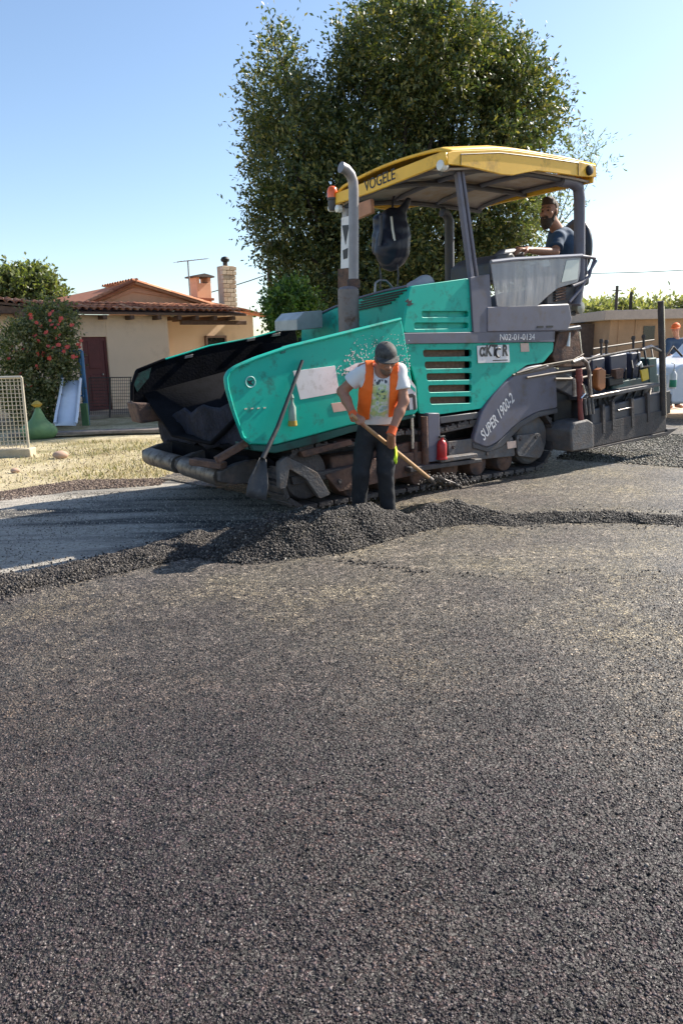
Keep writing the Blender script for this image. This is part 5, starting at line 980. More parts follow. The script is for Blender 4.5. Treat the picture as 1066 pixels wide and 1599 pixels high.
# ================================================================ far things
def pole(label, x, y0, y1, depth, r, name='utility_pole'):
    p = AT(x, y0, depth); t = thing(name, label, 'pole', (p.x, p.y, 0)); B().tube([(0, 0, -0.1), (0, 0, p.z * 0.5), (0, 0, p.z)], [r * 1.15, r, r * 0.85], 10).build('shaft', mat('tarred_pole', (0.045, 0.038, 0.034), 0.85, var=0.25), t)
    B().bar((-0.25, 0, p.z - 0.25), (0.25, 0, p.z - 0.25), 0.05, 0.05).build('crossarm', WOOD, t); return p
q1 = pole('dark utility pole rising behind the house beside the big tree', 420, 407, 600, 24, 0.09)
q2 = pole('short dark pole standing on the green hillside', 963, 446, 500, 40, 0.09)
CAB = mat('cable', (0.03, 0.03, 0.032), 0.6)
def wire(label, A, C, sag, r): 
    A = Vector(A); C = Vector(C); o = B().tube([A.lerp(C, t) - Vector((0, 0, sag * 4 * t * (1 - t))) for t in np.linspace(0, 1, 14)], r, 5).build('overhead_wire', CAB); tag(o, label, 'wire'); return o
wire('overhead wire from the dark pole past the brick chimney', AT(420, 428, 24), AT(60, 490, 26), 0.35, 0.016)
wire('overhead wire running across the white sky behind the driver', AT(760, 424, 25), AT(1300, 399, 25), 0.25, 0.014)
# flat roofed building at right
rb = thing('stone_building', 'low brown masonry building with flat concrete slab roof', 'building', (*P2(1010, 585), 0)); rbo = rb.location; rd = rbo.y
def RB_(x, y, dd=0.0): return AT(x, y, rd + dd) - rbo
BRN = mat('brown_masonry', (0.36, 0.235, 0.15), 0.9, var=0.18, vs=1.2, bump=0.4, bs=8)
x0, x1 = RB_(950, 540).x, RB_(1150, 540).x; zt3 = RB_(1000, 499).z; zt4 = RB_(1000, 484).z
B().box(x0, x1, 0, 6, -0.1, zt3).build('wall', BRN, rb); B().box(x0 - 0.4, x1 + 0.5, -0.4, 6.4, zt3 + 0.002, zt4).build('roof_slab', mat('grey_slab', (0.40, 0.34, 0.31), 0.9, var=0.1), rb, 0.02)
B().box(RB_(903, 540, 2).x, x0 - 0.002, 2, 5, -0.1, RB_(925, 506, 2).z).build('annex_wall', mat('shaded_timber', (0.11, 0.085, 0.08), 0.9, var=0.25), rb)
for xx0 in (964, 990, 1030): a = RB_(xx0, 520); B().box(a.x, a.x + 0.06, -0.04, -0.002, 0, zt3 - 0.01).build('pilaster', BRN, rb)
sm_ = RB_(1012, 520); B().box(sm_.x - 0.25, sm_.x + 0.25, -0.03, 0.02, sm_.z - 0.35, sm_.z + 0.3).build('window', mat('dark_glass', (0.02,) * 3), rb)
# vegetation on the far slope: separate shrubs
FARL = leaf_mat('far_scrub_leaf', [(0, (0.10, 0.12, 0.06)), (0.6, (0.22, 0.23, 0.12)), (1, (0.42, 0.38, 0.22))], 0.35)
def hill_h(X, Y): return 0.0 + 3.2 * smooth01((Y - 40) / 40) * smooth01((X - 4) / 18) + 0.5 * n2(X, Y, 0.12, 61) * smooth01((Y - 40) / 30)
hl = link('hill', grid_mesh('hill', np.linspace(0, 140, 60), np.linspace(39, 120, 50), lambda X, Y: hill_h(X, Y) - 0.02), mat('scrubby_slope', (0.20, 0.17, 0.08), 0.95, var=0.4, vs=0.6), smooth=True); tag(hl, 'low scrub covered slope behind the masonry building', kind='structure')
SCL = ['low pale scrub bush on the slope behind the masonry building', 'tall feathery grey green shrub on the far slope']
for k in range(26):
    x = 895 + k * 9.5 + rng.uniform(-3, 3); d = rng.uniform(44, 56); y = rng.uniform(484, 494) - (4 if k > 17 else 0); r = rng.uniform(6, 12); b0_ = AT(x, y + 12, d); 
    tree('scrub_bush', SCL[0], 'bush', (b0_.x, b0_.y, hill_h(np.array(b0_.x), np.array(b0_.y))), [blob_px(x, y, r, d), blob_px(x + r * .7, y + 4, r * .8, d)], 80, 0.6, 7, 0.42, FARL, 0.08, 0.35, 'scrub bushes on the far slope', 0.2)
pt_ = AT(985, 456, 48); pm = thing('palm_tree', 'single small palm standing above the scrub slope', 'palm', (pt_.x, pt_.y, 0)); B().tube([(0, 0, 0), (0, 0, pt_.z)], [0.16, 0.1], 8).build('trunk', BARK, pm)
fr_ = B()
for k in range(16):
    a = k * 2.4; e = 0.3 + 0.5 * (k % 3) / 2; d = Vector((math.cos(a), math.sin(a), e)); sdv = Vector((-math.sin(a), math.cos(a), 0)) * 0.06
    P0 = Vector((0, 0, pt_.z)); c_ = [P0, P0 + d * 0.35, P0 + d * 0.6 - Vector((0, 0, .15))]; fr_.add([c_[0] + sdv * .4, c_[1] + sdv, c_[2], c_[1] - sdv, c_[0] - sdv * .4], [(0, 1, 3, 4), (1, 2, 3)])
fr_.build('crown', FARL, pm)
# far hedge line closing the horizon on the left and behind
for x, y, r, d, lb in ((-40, 560, 30, 40, 'dark bush far behind the wire panel'), (560, 520, 40, 34, 'dark bush behind the big tree trunk'), (700, 520, 40, 35, 'broad bush behind the platform of the paver'), (640, 525, 36, 33, 'bush behind the engine hood of the paver')):
    b0_ = AT(x, y + 30, d); tree('hedge_bush', lb, 'bush', (b0_.x, b0_.y, -0.04), [blob_px(x, y, r, d), blob_px(x + r, y + 6, r * .8, d), blob_px(x - r, y + 8, r * .8, d)], 500, 0.5, 8, 0.3, OAK, 0.1, 0.45)
# parked van at the right edge, mostly out of the picture
vb = AT(1044, 625, 13.4); van = thing('parked_van', 'pale grey van parked beyond the screed', 'van', (vb.x, 13.4, -0.02), math.radians(6))
VP = mat('pale_grey_van_paint', (0.72, 0.72, 0.73), 0.3, var=0.04, coat=0.4); GL = mat('van_glass', (0.02, 0.025, 0.03), 0.05, spec=0.8)
body = B().prism(fillet([(0, 0.35), (0.02, 0.95), (0.18, 1.08), (1.0, 1.2), (1.55, 1.85), (4.4, 1.9), (4.55, 1.7), (4.6, 0.4)], 0.12), 0, 1.75).build('body', VP, van, 0.05)
B().prism([(1.15, 1.22), (1.6, 1.75), (2.3, 1.78), (2.3, 1.22)], -0.004, 0.02).build('window', GL, van); B().prism([(2.45, 1.22), (2.45, 1.78), (3.9, 1.8), (3.9, 1.22)], -0.004, 0.02).build('window', GL, van)
for u in (0.85, 3.7):
    w_ = B().lathe((u, -0.02, 0.32), [(0.2, 0), (0.3, -0.01), (0.32, 0.03), (0.32, 0.2), (0.2, 0.22)], 'y', 24).build('wheel', BLACK, van); B().lathe((u, -0.045, 0.32), [(0.04, 0), (0.19, 0.0), (0.2, 0.03)], 'y', 20).build('rim', STEEL, w_)
B().box(-0.03, 0.04, 0.15, 0.5, 0.72, 0.9).build('headlight', LENS, van, 0.02); B().box(-0.06, 0.06, 0.0, 1.75, 0.36, 0.56).build('bumper', DGREY, van, 0.03)
# ================================================================ people
class Vox:
    def __init__(s, lo, hi, h):
        s.lo = np.array(lo, np.float32); s.h = h; n = np.ceil((np.array(hi) - s.lo) / h).astype(int) + 1
        s.ax = [s.lo[i] + h * np.arange(n[i], dtype=np.float32) for i in range(3)]; s.D = np.full(tuple(n), 0.5, np.float32)
    def grid(s, a=None, b=None):
        sl_ = []
        for i in range(3):
            if a is None: sl_.append(slice(None)); continue
            i0 = max(0, int((a[i] - s.lo[i]) / s.h)); i1 = min(len(s.ax[i]), int((b[i] - s.lo[i]) / s.h) + 2); sl_.append(slice(i0, max(i0 + 1, i1)))
        return tuple(sl_), np.stack(np.meshgrid(*[s.ax[i][sl_[i]] for i in range(3)], indexing='ij'), -1)
    def put(s, f, a, b, k):
        sl_, P = s.grid(a, b); d = f(P); s.D[sl_] = sm(d, s.D[sl_], k) if k > 0 else np.minimum(d, s.D[sl_])
    def cap(s, a, b, r0, r1=None, k=0.03):
        r1 = r0 if r1 is None else r1; a = np.array(a, float); b = np.array(b, float); m = max(r0, r1) + k + 0.03
        s.put(lambda P: capsule(P, a, b, r0, r1), np.minimum(a, b) - m, np.maximum(a, b) + m, k); return s
    def flat(s, a, b, r0, r1, fl, ax, k=0.04):
        a = np.array(a, float); b = np.array(b, float); m = max(r0, r1) + k + 0.03
        s.put(lambda P: flatcap(P, a, b, r0, r1, fl, ax), np.minimum(a, b) - m, np.maximum(a, b) + m, k); return s
    def ell(s, c, r, R=None, k=0.03):
        c = np.array(c, float); m = max(r) + k + 0.03; s.put(lambda P: ell(P, c, r, R), c - m, c + m, k); return s
    def sub(s, f, a, b, k=0.01):
        sl_, P = s.grid(a, b); s.D[sl_] = -sm(f(P), -s.D[sl_], k); return s
    def cut(s, f): _, P = s.grid(); s.D = np.maximum(s.D, f(P)); return s
    def rough(s, amp, sc, seed): _, P = s.grid(); s.D += amp * wob(P, sc, seed); return s
    def out(s, name, m, parent):
        D = s.D; V, Q = surfnet(lambda P: D, s.lo, s.lo + s.h * (np.array(D.shape) - 1), s.h); return link(name, np_mesh(name, V, Q), m, parent, smooth=True)
def Vc(*a): return np.array(a, float)
def basis(fwd, up):
    f = np.array(fwd, float); f /= np.linalg.norm(f); u = np.array(up, float); r = np.cross(f, u); r /= np.linalg.norm(r); u = np.cross(r, f); return np.stack([r, f, u], 1)   # columns: right, forward, up
SKIN = mat('tanned_skin', (0.36, 0.17, 0.105), 0.55, var=0.12, vs=25, bump=0.08, bs=200); HAIRG = mat('greying_stubble', (0.17, 0.115, 0.085), 0.8, var=0.4, vs=120, bump=0.5, bs=300)
HAIRB = mat('brown_hair', (0.075, 0.042, 0.025), 0.65, var=0.4, vs=90, bump=0.8, bs=220); BEARD = mat('dark_beard', (0.055, 0.036, 0.026), 0.75, var=0.4, vs=90, bump=0.8, bs=220)
EYE = mat('dark_eye', (0.02, 0.015, 0.012), 0.2)
def head(v, c, Bm, s=1.0, neck_to=None):          # head about 0.23 m x s, c = middle of the skull, Bm columns right/forward/up
    L = lambda r, f, u: c + s * (Bm @ Vc(r, f, u)); R = Bm
    v.ell(L(0, -0.015, 0.035), (0.076 * s, 0.097 * s, 0.085 * s), R, 0.02 * s); v.ell(L(0, 0.018, -0.035), (0.062 * s, 0.075 * s, 0.085 * s), R, 0.03 * s)
    v.ell(L(0, 0.048, -0.095), (0.036 * s, 0.032 * s, 0.026 * s), R, 0.03 * s)                   # chin
    v.cap(L(0, 0.088, 0.012), L(0, 0.112, -0.032), 0.009 * s, 0.014 * s, 0.012 * s)              # nose
    for e in (-1, 1):
        v.ell(L(e * 0.015, 0.100, -0.036), (0.011 * s,) * 3, R, 0.01 * s); v.ell(L(e * 0.075, -0.012, -0.005), (0.012 * s, 0.022 * s, 0.033 * s), R, 0.008 * s)
        v.ell(L(e * 0.046, 0.060, -0.022), (0.022 * s, 0.02 * s, 0.018 * s), R, 0.02 * s); v.cap(L(e * 0.014, 0.085, 0.026), L(e * 0.05, 0.068, 0.026), 0.011 * s, 0.009 * s, 0.012 * s)
        q = L(e * 0.031, 0.090, 0.006); v.sub(lambda P: ell(P, q, (0.014 * s, 0.012 * s, 0.010 * s), R), q - 0.05, q + 0.05, 0.012 * s)
    v.cap(L(-0.018, 0.081, -0.064), L(0.018, 0.081, -0.064), 0.008 * s, None, 0.008 * s); v.cap(L(-0.016, 0.080, -0.077), L(0.016, 0.080, -0.077), 0.009 * s, None, 0.008 * s)
    q = L(0, 0.092, -0.0705); v.sub(lambda P: ell(P, q, (0.024 * s, 0.014 * s, 0.0025 * s), R), q - 0.04, q + 0.04, 0.003 * s)
    if neck_to is not None: v.cap(L(0, -0.025, -0.06), neck_to, 0.056 * s, 0.064 * s, 0.04 * s)
    return L
def face_bits(L, Bm, s, par, skin_hair):
    e_ = B()
    for e in (-1, 1):
        o = B().lathe(tuple(L(e * 0.031, 0.083, 0.005)), [(0.0005, -0.009 * s), (0.007 * s, -0.006 * s), (0.0095 * s, 0), (0.007 * s, 0.006 * s), (0.0005, 0.009 * s)], 'y', 12).build('eye', EYE, par)
        B().tube([tuple(L(e * 0.016, 0.094, 0.030)), tuple(L(e * 0.036, 0.089, 0.034)), tuple(L(e * 0.054, 0.072, 0.028))], [0.005 * s, 0.006 * s, 0.003 * s], 6).build('eyebrow', skin_hair, par)
def hand(v, wrist, palm_dir, nrm, s=1.0, curl=0.6, grip=None, thumb=1, rf=0.0095):
    # palm leaves the wrist along palm_dir, nrm points out of the palm; fingers bend towards nrm
    pd = np.array(palm_dir, float); pd /= np.linalg.norm(pd); nr = np.array(nrm, float); nr -= pd * (nr @ pd); nr /= np.linalg.norm(nr); sd_ = np.cross(pd, nr) * thumb
    w = np.array(wrist, float); v.flat(w, w + pd * 0.085 * s, 0.036 * s, 0.043 * s, 0.48, nr, 0.03 * s)
    for i, (o, l) in enumerate(((0.032, 0.072), (0.011, 0.080), (-0.011, 0.075), (-0.031, 0.060))):
        p = w + (pd * 0.088 + sd_ * o) * s; d = pd.copy()
        for j in range(3):
            a = curl * (0.75 + 0.35 * j) + 0.05 * i; d = d * math.cos(a) + nr * math.sin(a); d /= np.linalg.norm(d); nr2 = nr; q = p + d * l * s * (0.46, 0.31, 0.24)[j]
            v.cap(p, q, rf * s * (1 - 0.08 * j), rf * s * (0.95 - 0.1 * j), 0.004 * s); p = q; nr = nr - d * (nr @ d); nr = nr / max(1e-6, np.linalg.norm(nr))
        nr = np.array(nrm, float); nr -= pd * (nr @ pd); nr /= np.linalg.norm(nr)
    t0 = w + (pd * 0.022 + sd_ * 0.032) * s; t1 = t0 + (pd * 0.035 + sd_ * 0.028 + nr * 0.018) * s; t2 = t1 + (pd * 0.026 + nr * 0.03 - sd_ * 0.002) * s
    v.cap(t0, t1, 0.014 * s, 0.012 * s, 0.012 * s); v.cap(t1, t2, 0.011 * s, 0.0095 * s, 0.004 * s)

# ---------------------------------------------------------------- the man with the shovel
WP = Vector((0.32, 6.08, 0.0))
wk = thing('person', 'man in orange vest and dark cap bending over a long wooden shovel', 'person', WP)
def J(x, y, dy=0.0): v = AT(x, y, WP.y + dy) - WP; return Vc(*v)
hipL, hipR = J(573, 676, 0.0), J(601, 674, 0.0); kneeL, kneeR = J(563, 738, -0.05), J(602, 736, -0.04)
ankL, ankR = Vc(kneeL[0] - 0.02, 0.05, 0.09), Vc(kneeR[0] + 0.025, 0.03, 0.09)
pel = (hipL + hipR) / 2 + Vc(0, 0.01, 0.05); chest = J(594, 601, -0.15); neckb = J(597, 579, -0.19); headc = J(602, 560, -0.26)
shL, shR = J(568, 579, -0.15), J(622, 580, -0.16); elL, elR = J(534, 611, -0.10), J(630, 626, -0.20); wrL, wrR = J(553, 651, -0.27), J(611, 675, -0.31)
hA, hB = J(557, 655, -0.36), J(676, 752, 0.36)           # shovel handle axis
hd = (hB - hA) / np.linalg.norm(hB - hA)
tH = lambda t: hA + (hB - hA) * t
lo, hi = (-0.52, -0.75, -0.02), (0.5, 0.35, 1.62)
HB = basis(Vc(0.16, -0.86, -0.40), Vc(0.05, -0.4, 1))
v = Vox(lo, hi, 0.0065)
v.flat(pel, chest, 0.125, 0.15, 0.72, (0, 1, 0), 0.05); v.cap(shL, shR, 0.062, None, 0.05); L_ = head(v, headc, HB, 0.96, neckb + Vc(0, 0.02, -0.02))
for a, b_, c in ((hipL, kneeL, ankL), (hipR, kneeR, ankR)): v.cap(a, b_, 0.075, 0.052, 0.04); v.cap(b_, c, 0.05, 0.036, 0.02)
gL, gR = tH(0.045), tH(0.395)
for sh, el, wr in ((shL, elL, wrL), (shR, elR, wrR)):
    v.cap(sh, el, 0.053, 0.042, 0.03); m_ = el + (wr - el) * 0.35; v.cap(el, m_, 0.042, 0.041, 0.02); v.cap(m_, wr, 0.041, 0.028, 0.02)
def grip_hand(v, wr, g, s, r_handle, back):           # wrap the fingers round the handle at g
    pd = g - wr; pd = pd - hd * (pd @ hd) * 0.4; pd = pd / np.linalg.norm(pd); kn = g - pd * 0.0 + back * (r_handle + 0.018)
    v.flat(wr, kn, 0.034 * s, 0.043 * s, 0.5, back, 0.03)
    for i in range(4):
        c = g + hd * (0.033 - 0.022 * i); prev = None
        for j in range(6):
            a = j * 0.62 - 0.15; o_ = back * math.cos(a) + pd * math.sin(a); p = c + o_ * (r_handle + 0.0105)
            if prev is not None: v.cap(prev, p, 0.0100, 0.0092, 0.004)
            prev = p
    c = g + hd * 0.05; v.cap(g + back * 0.03 - pd * 0.02 + hd * 0.03, c - pd * 0.02 + back * 0.01, 0.014, 0.012, 0.012); v.cap(c - pd * 0.02 + back * 0.01, c - pd * 0.012 - back * (r_handle + 0.006), 0.012, 0.0095, 0.004)
grip_hand(v, wrL, gL, 1.0, 0.017, Vc(-0.2, -0.75, 0.62) / 1.0); grip_hand(v, wrR, gR, 1.0, 0.017, Vc(0.3, -0.8, 0.5))
body = v.out('body', SKIN, wk); face_bits(L_, HB, 0.96, wk, HAIRG)
# stubble and short hair: shells over the jaw and the back of the head
sh_ = Vox(headc - 0.2, headc + 0.2, 0.006); h_ = head(sh_, headc, HB, 0.972); Bt = HB.T
def loc(P): return (P - headc.astype(np.float32)) @ HB.astype(np.float32)
sh_.cut(lambda P: -np.minimum(0.036 - np.abs(loc(P)[..., 2] + 0.092), np.minimum(loc(P)[..., 1] + 0.0, 0.098 - loc(P)[..., 1]))); sh_.out('stubble', HAIRG, wk)
hr_ = Vox(headc - 0.2, headc + 0.2, 0.007); head(hr_, headc, HB, 1.0); hr_.ell(L_(0, -0.02, 0.02), (0.08, 0.1, 0.09), HB, 0.02); hr_.cut(lambda P: np.maximum(loc(P)[..., 1] - 0.02, -0.05 - loc(P)[..., 2])); hr_.out('hair', HAIRG, wk)
# cap
CAPM = mat('dark_patterned_cap', (0.055, 0.053, 0.05), 0.8, var=0.8, vs=26, bump=0.2, bs=160)
cp = Vox(headc - 0.25, headc + 0.25, 0.006); cp.ell(L_(0, -0.012, 0.045), (0.087, 0.108, 0.088), HB, 0.01); cp.cut(lambda P: 0.030 - loc(P)[..., 2])
cp.put(lambda P: np.maximum(np.maximum(np.abs(loc(P)[..., 2] - 0.038 + 1.6 * np.square(loc(P)[..., 0]) + 0.18 * (loc(P)[..., 1] - 0.08)) - 0.005, np.hypot(loc(P)[..., 0] * 1.05, loc(P)[..., 1] - 0.055) - 0.098), 0.045 - loc(P)[..., 1]), headc - 0.25, headc + 0.25, 0.006)
cp.out('cap', CAPM, wk); B().lathe(tuple(L_(0, -0.01, 0.135)), [(0.009, -0.004), (0.008, 0.004), (0.002, 0.006)], 'z', 8).build('cap_button', CAPM, wk)
# shirt
def shirt_mat():
    m, n, l, b = nodes_of('printed_white_cotton'); tc = n.new('ShaderNodeTexCoord').outputs['Object']; s = n.new('ShaderNodeSeparateXYZ'); l.new(tc, s.inputs[0])
    def band(out, a, b0, w=0.015):
        x = n.new('ShaderNodeMapRange'); x.interpolation_type = 'SMOOTHSTEP'; l.new(out, x.inputs['Value']); x.inputs['From Min'].default_value = a - w; x.inputs['From Max'].default_value = a + w
        y = n.new('ShaderNodeMapRange'); y.interpolation_type = 'SMOOTHSTEP'; l.new(out, y.inputs['Value']); y.inputs['From Min'].default_value = b0 + w; y.inputs['From Max'].default_value = b0 - w
        k = n.new('ShaderNodeMath'); k.operation = 'MULTIPLY'; l.new(x.outputs[0], k.inputs[0]); l.new(y.outputs[0], k.inputs[1]); return k.outputs[0]
    def mul(a, c):
        k = n.new('ShaderNodeMath'); k.operation = 'MULTIPLY'; l.new(a, k.inputs[0]); l.new(c, k.inputs[1]); return k.outputs[0]
    z0, z1 = J(590, 652, -0.2)[2], J(590, 600, -0.2)[2]; x0, x1 = J(572, 620, -0.2)[0], J(606, 620, -0.2)[0]
    reg = mul(band(s.outputs['Z'], z0, z1, 0.03), band(s.outputs['X'], x0, x1, 0.03))
    pat = ramp(n, l, noise(n, l, tc, 17, 3, 0.5), [(0.34, (0.66, 0.64, 0.28)), (0.45, (0.42, 0.58, 0.26)), (0.55, (0.70, 0.71, 0.68)), (0.64, (0.25, 0.46, 0.47)), (0.72, (0.62, 0.6, 0.26))])
    col = mixc(n, l, reg, (0.72, 0.72, 0.73), pat)
    mp = n.new('ShaderNodeMapping'); mp.inputs['Scale'].default_value = (70, 1, 26); l.new(tc, mp.inputs[0]); ink = ramp(n, l, noise(n, l, mp.outputs[0], 1.0, 1, 0.4), [(0.50, 0.0), (0.54, 0.9)])
    r2 = mul(band(s.outputs['Z'], J(590, 600, -.2)[2] - 0.005, J(590, 593, -.2)[2] + 0.005, 0.004), band(s.outputs['X'], J(578, 600, -.2)[0], J(604, 600, -.2)[0], 0.006)); r3 = mul(band(s.outputs['Z'], J(590, 633, -.2)[2], J(590, 606, -.2)[2], 0.01), band(s.outputs['X'], J(587, 620, -.2)[0], J(601, 620, -.2)[0], 0.008))
    col = mixc(n, l, mul(ink, r2), col, (0.02, 0.03, 0.05)); col = mixc(n, l, mul(ramp(n, l, noise(n, l, tc, 38, 2, 0.5), [(0.53, 0.0), (0.58, 0.8)]), r3), col, (0.03, 0.08, 0.13))
    l.new(col, b.inputs['Base Color']); b.inputs['Roughness'].default_value = 0.85; b.inputs['Specular IOR Level'].default_value = 0.2; return m
def torso(v, g, sleeves=0.0):
    v.flat(pel + Vc(0, -0.005, -0.02), chest, 0.146 + g, 0.160 + g, 0.78, (0, 1, 0), 0.05); v.cap(shL + Vc(.01, 0, -.005), shR + Vc(-.01, 0, -.005), 0.068 + g, None, 0.05)
    v.flat(chest, neckb + Vc(0, 0.015, -0.035), 0.15 + g, 0.085 + g, 0.7, (0, 1, 0), 0.04)
    if sleeves:
        for s0, e0 in ((shL, elL), (shR, elR)): v.cap(s0, s0 + (e0 - s0) * sleeves, 0.066 + g, 0.069 + g, 0.03)
ts = Vox(lo, hi, 0.0075); torso(ts, 0.0, 0.56); ts.rough(0.006, 26, 3); ts.rough(0.004, 60, 5)
for s0, e0 in ((shL, elL), (shR, elR)):
    d = (e0 - s0) / np.linalg.norm(e0 - s0); ts.cut(lambda P: np.where((P[..., 0] - pel[0]) * np.sign(s0[0] - pel[0]) > 0.15, (P - s0.astype(np.float32)) @ d.astype(np.float32) - 0.15, -1))
ncut = neckb + Vc(0.0, -0.05, 0.012); ts.cut(lambda P: -(np.linalg.norm((P - ncut.astype(np.float32)) * np.float32((1, 1, 0.9)), axis=-1) - 0.068)); ts.cut(lambda P: J(586, 661, 0)[2] - P[..., 2])
ts.out('t_shirt', shirt_mat(), wk)
# vest: an open shell over the shirt
def vest_mat():
    m = mat('orange_hi_vis', (0.95, 0.155, 0.012), 0.7, var=0.08, vs=8); return m
ve = Vox(lo, hi, 0.0075); torso(ve, 0.016); ve.rough(0.007, 24, 9); ve.rough(0.004, 52, 10)
fx = lambda P: P[..., 0] - (pel[0] + 0.02 + (P[..., 2] - 1.0) * 0.06)
zN, zH = neckb[2], J(586, 650, 0)[2]
ve.cut(lambda P: np.where(P[..., 1] < -0.03 - (P[..., 2] - 0.85) * 0.25, (0.066 + 0.02 * np.clip((1.25 - P[..., 2]) * 2, 0, 1)) - np.abs(fx(P)), -1.0))
for s0 in (shL, shR): q = s0 + Vc(0.035 * np.sign(s0[0] - pel[0]), 0, -0.02); ve.cut(lambda P: -(np.linalg.norm((P - q.astype(np.float32)) * np.float32((1.25, 0.8, 0.72)), axis=-1) - 0.088))
ve.cut(lambda P: np.abs(P[..., 0] - pel[0]) - 0.198); nb = neckb + Vc(0, 0.0, 0.03); ve.cut(lambda P: -(np.linalg.norm(P - nb.astype(np.float32), axis=-1) - 0.085)); ve.cut(lambda P: zH - 0.005 - P[..., 2] + 0.10 * (P[..., 0] - pel[0]))
ve.out('safety_vest', vest_mat(), wk)
# trousers and boots
tr3 = Vox(lo, hi, 0.0075); tr3.flat(pel + Vc(0, 0, -0.02), pel + Vc(0, -0.01, 0.10), 0.15, 0.135, 0.78, (0, 1, 0), 0.04)
for a, b_, c in ((hipL, kneeL, ankL), (hipR, kneeR, ankR)): tr3.cap(a, b_, 0.092, 0.072, 0.02); tr3.cap(b_, c, 0.072, 0.066, 0.02)
tr3.rough(0.010, 22, 12); tr3.rough(0.005, 58, 13); tr3.cut(lambda P: P[..., 2] - J(586, 655, 0)[2] - 0.1 * P[..., 0]); tr3.cut(lambda P: 0.06 - P[..., 2]); tr3.out('trousers', mat('black_work_trousers', (0.014, 0.015, 0.019), 0.85, var=0.4, vs=6, bump=0.15, bs=90, dirt=(0.05, 0.047, 0.045), dirt_amt=0.2, ds=12), wk)
for a, yaw in ((ankL, -0.25), (ankR, 0.2)):
    bt_ = Vox(a + Vc(-0.15, -0.3, -0.12), a + Vc(0.15, 0.15, 0.12), 0.008); t_ = Vc(math.sin(yaw) * 0.17, -0.17, -0.045); bt_.cap(a + Vc(0, 0, 0.05), a + Vc(0, 0, -0.03), 0.05, 0.05, 0.03); bt_.flat(a + Vc(0, 0.03, -0.045), a + t_, 0.046, 0.044, 1.0, (0, 0, 1), 0.03); bt_.cut(lambda P: 0.004 - P[..., 2]); bt_.out('boot', BLACK, wk)
# gloves: knitted cuffs show orange-red at both hands
GLV = mat('orange_knit', (0.75, 0.12, 0.03), 0.85, var=0.2, vs=60)
for wr, el in ((wrL, elL), (wrR, elR)):
    d = (wr - el) / np.linalg.norm(wr - el); B().tube([tuple(wr - d * 0.045), tuple(wr - d * 0.01), tuple(wr + d * 0.02)], [0.036, 0.037, 0.040], 14).build('glove_cuff', GLV, wk)
# shovel
WOODH = mat('worn_ash_handle', (0.42, 0.25, 0.12), 0.55, var=0.2, vs=20)
spd = thing('shovel', 'long wooden handled shovel held by the man in the orange vest', 'shovel', WP)
B().tube([tuple(tH(-0.06)), tuple(tH(0.5)), tuple(tH(0.96))], [0.017, 0.0175, 0.017], 12).build('handle', WOODH, spd)
B().tube([tuple(tH(0.93)), tuple(tH(1.02))], [0.021, 0.023], 12).build('socket', STEEL, spd)
e0 = tH(1.0); side_ = np.cross(hd, Vc(0, 0, 1)); side_ /= np.linalg.norm(side_); fwd = Vc(hd[0], hd[1], 0); fwd /= np.linalg.norm(fwd); bl_ = []
for i in range(6):
    t = i / 5
    for j in range(7):
        q = (j - 3) / 3; wd = (0.075 + 0.055 * min(1, t * 3)) * (1 if t < 0.75 else 1 - (t - 0.75) * 1.3); bl_.append(tuple(e0 + fwd * (0.30 * t) + side_ * wd * q + Vc(0, 0, -0.10 * t ** 0.6 + 0.035 * q * q + 0.03 * (1 - t))))
o = B().add(bl_, [(i * 7 + j, i * 7 + j + 1, (i + 1) * 7 + j + 1, (i + 1) * 7 + j) for i in range(5) for j in range(6)]).build('blade', STEEL, spd); md = o.modifiers.new('s', 'SOLIDIFY'); md.thickness = 0.004
# asphalt on the blade
lumpc = Vector(e0 + fwd * 0.2 + Vc(0, 0, -0.03)) + WP
n_ = 420; P = rng.normal(0, 1, (n_, 3)) * np.array([0.10, 0.07, 0.035]) + np.array(lumpc); P[:, 2] = np.maximum(P[:, 2], lumpc.z - 0.05); V, Fc = stones(P, rng.uniform(0.008, 0.018, n_), ico())
o = link('shovelled_asphalt', np_mesh('shovelled_asphalt', V, Fc), M_CHIP); tag(o, 'small load of black asphalt on the shovel blade', kind='stuff')
# hi-vis cloth hanging from his pocket
cq_ = J(612, 692, -0.02); cb = B(); rows = []
for i in range(9):
    for j in range(6):
        t = i / 8; q = j / 5 - 0.5; rows.append(tuple(cq_ + Vc(q * (0.05 + 0.035 * math.sin(t * 3)), 0.02 * math.sin(q * 14 + t * 3) - 0.05, -0.17 * t)))
o = cb.add(rows, [(i * 6 + j, i * 6 + j + 1, (i + 1) * 6 + j + 1, (i + 1) * 6 + j) for i in range(8) for j in range(5)]).build('cloth', mat('neon_yellow_cloth', (0.62, 0.85, 0.03), 0.7, var=0.1)); md = o.modifiers.new('s', 'SOLIDIFY'); md.thickness = 0.006; o.location = WP; tag(o, 'neon yellow cloth hanging at the shovelling man\'s thigh', 'cloth')

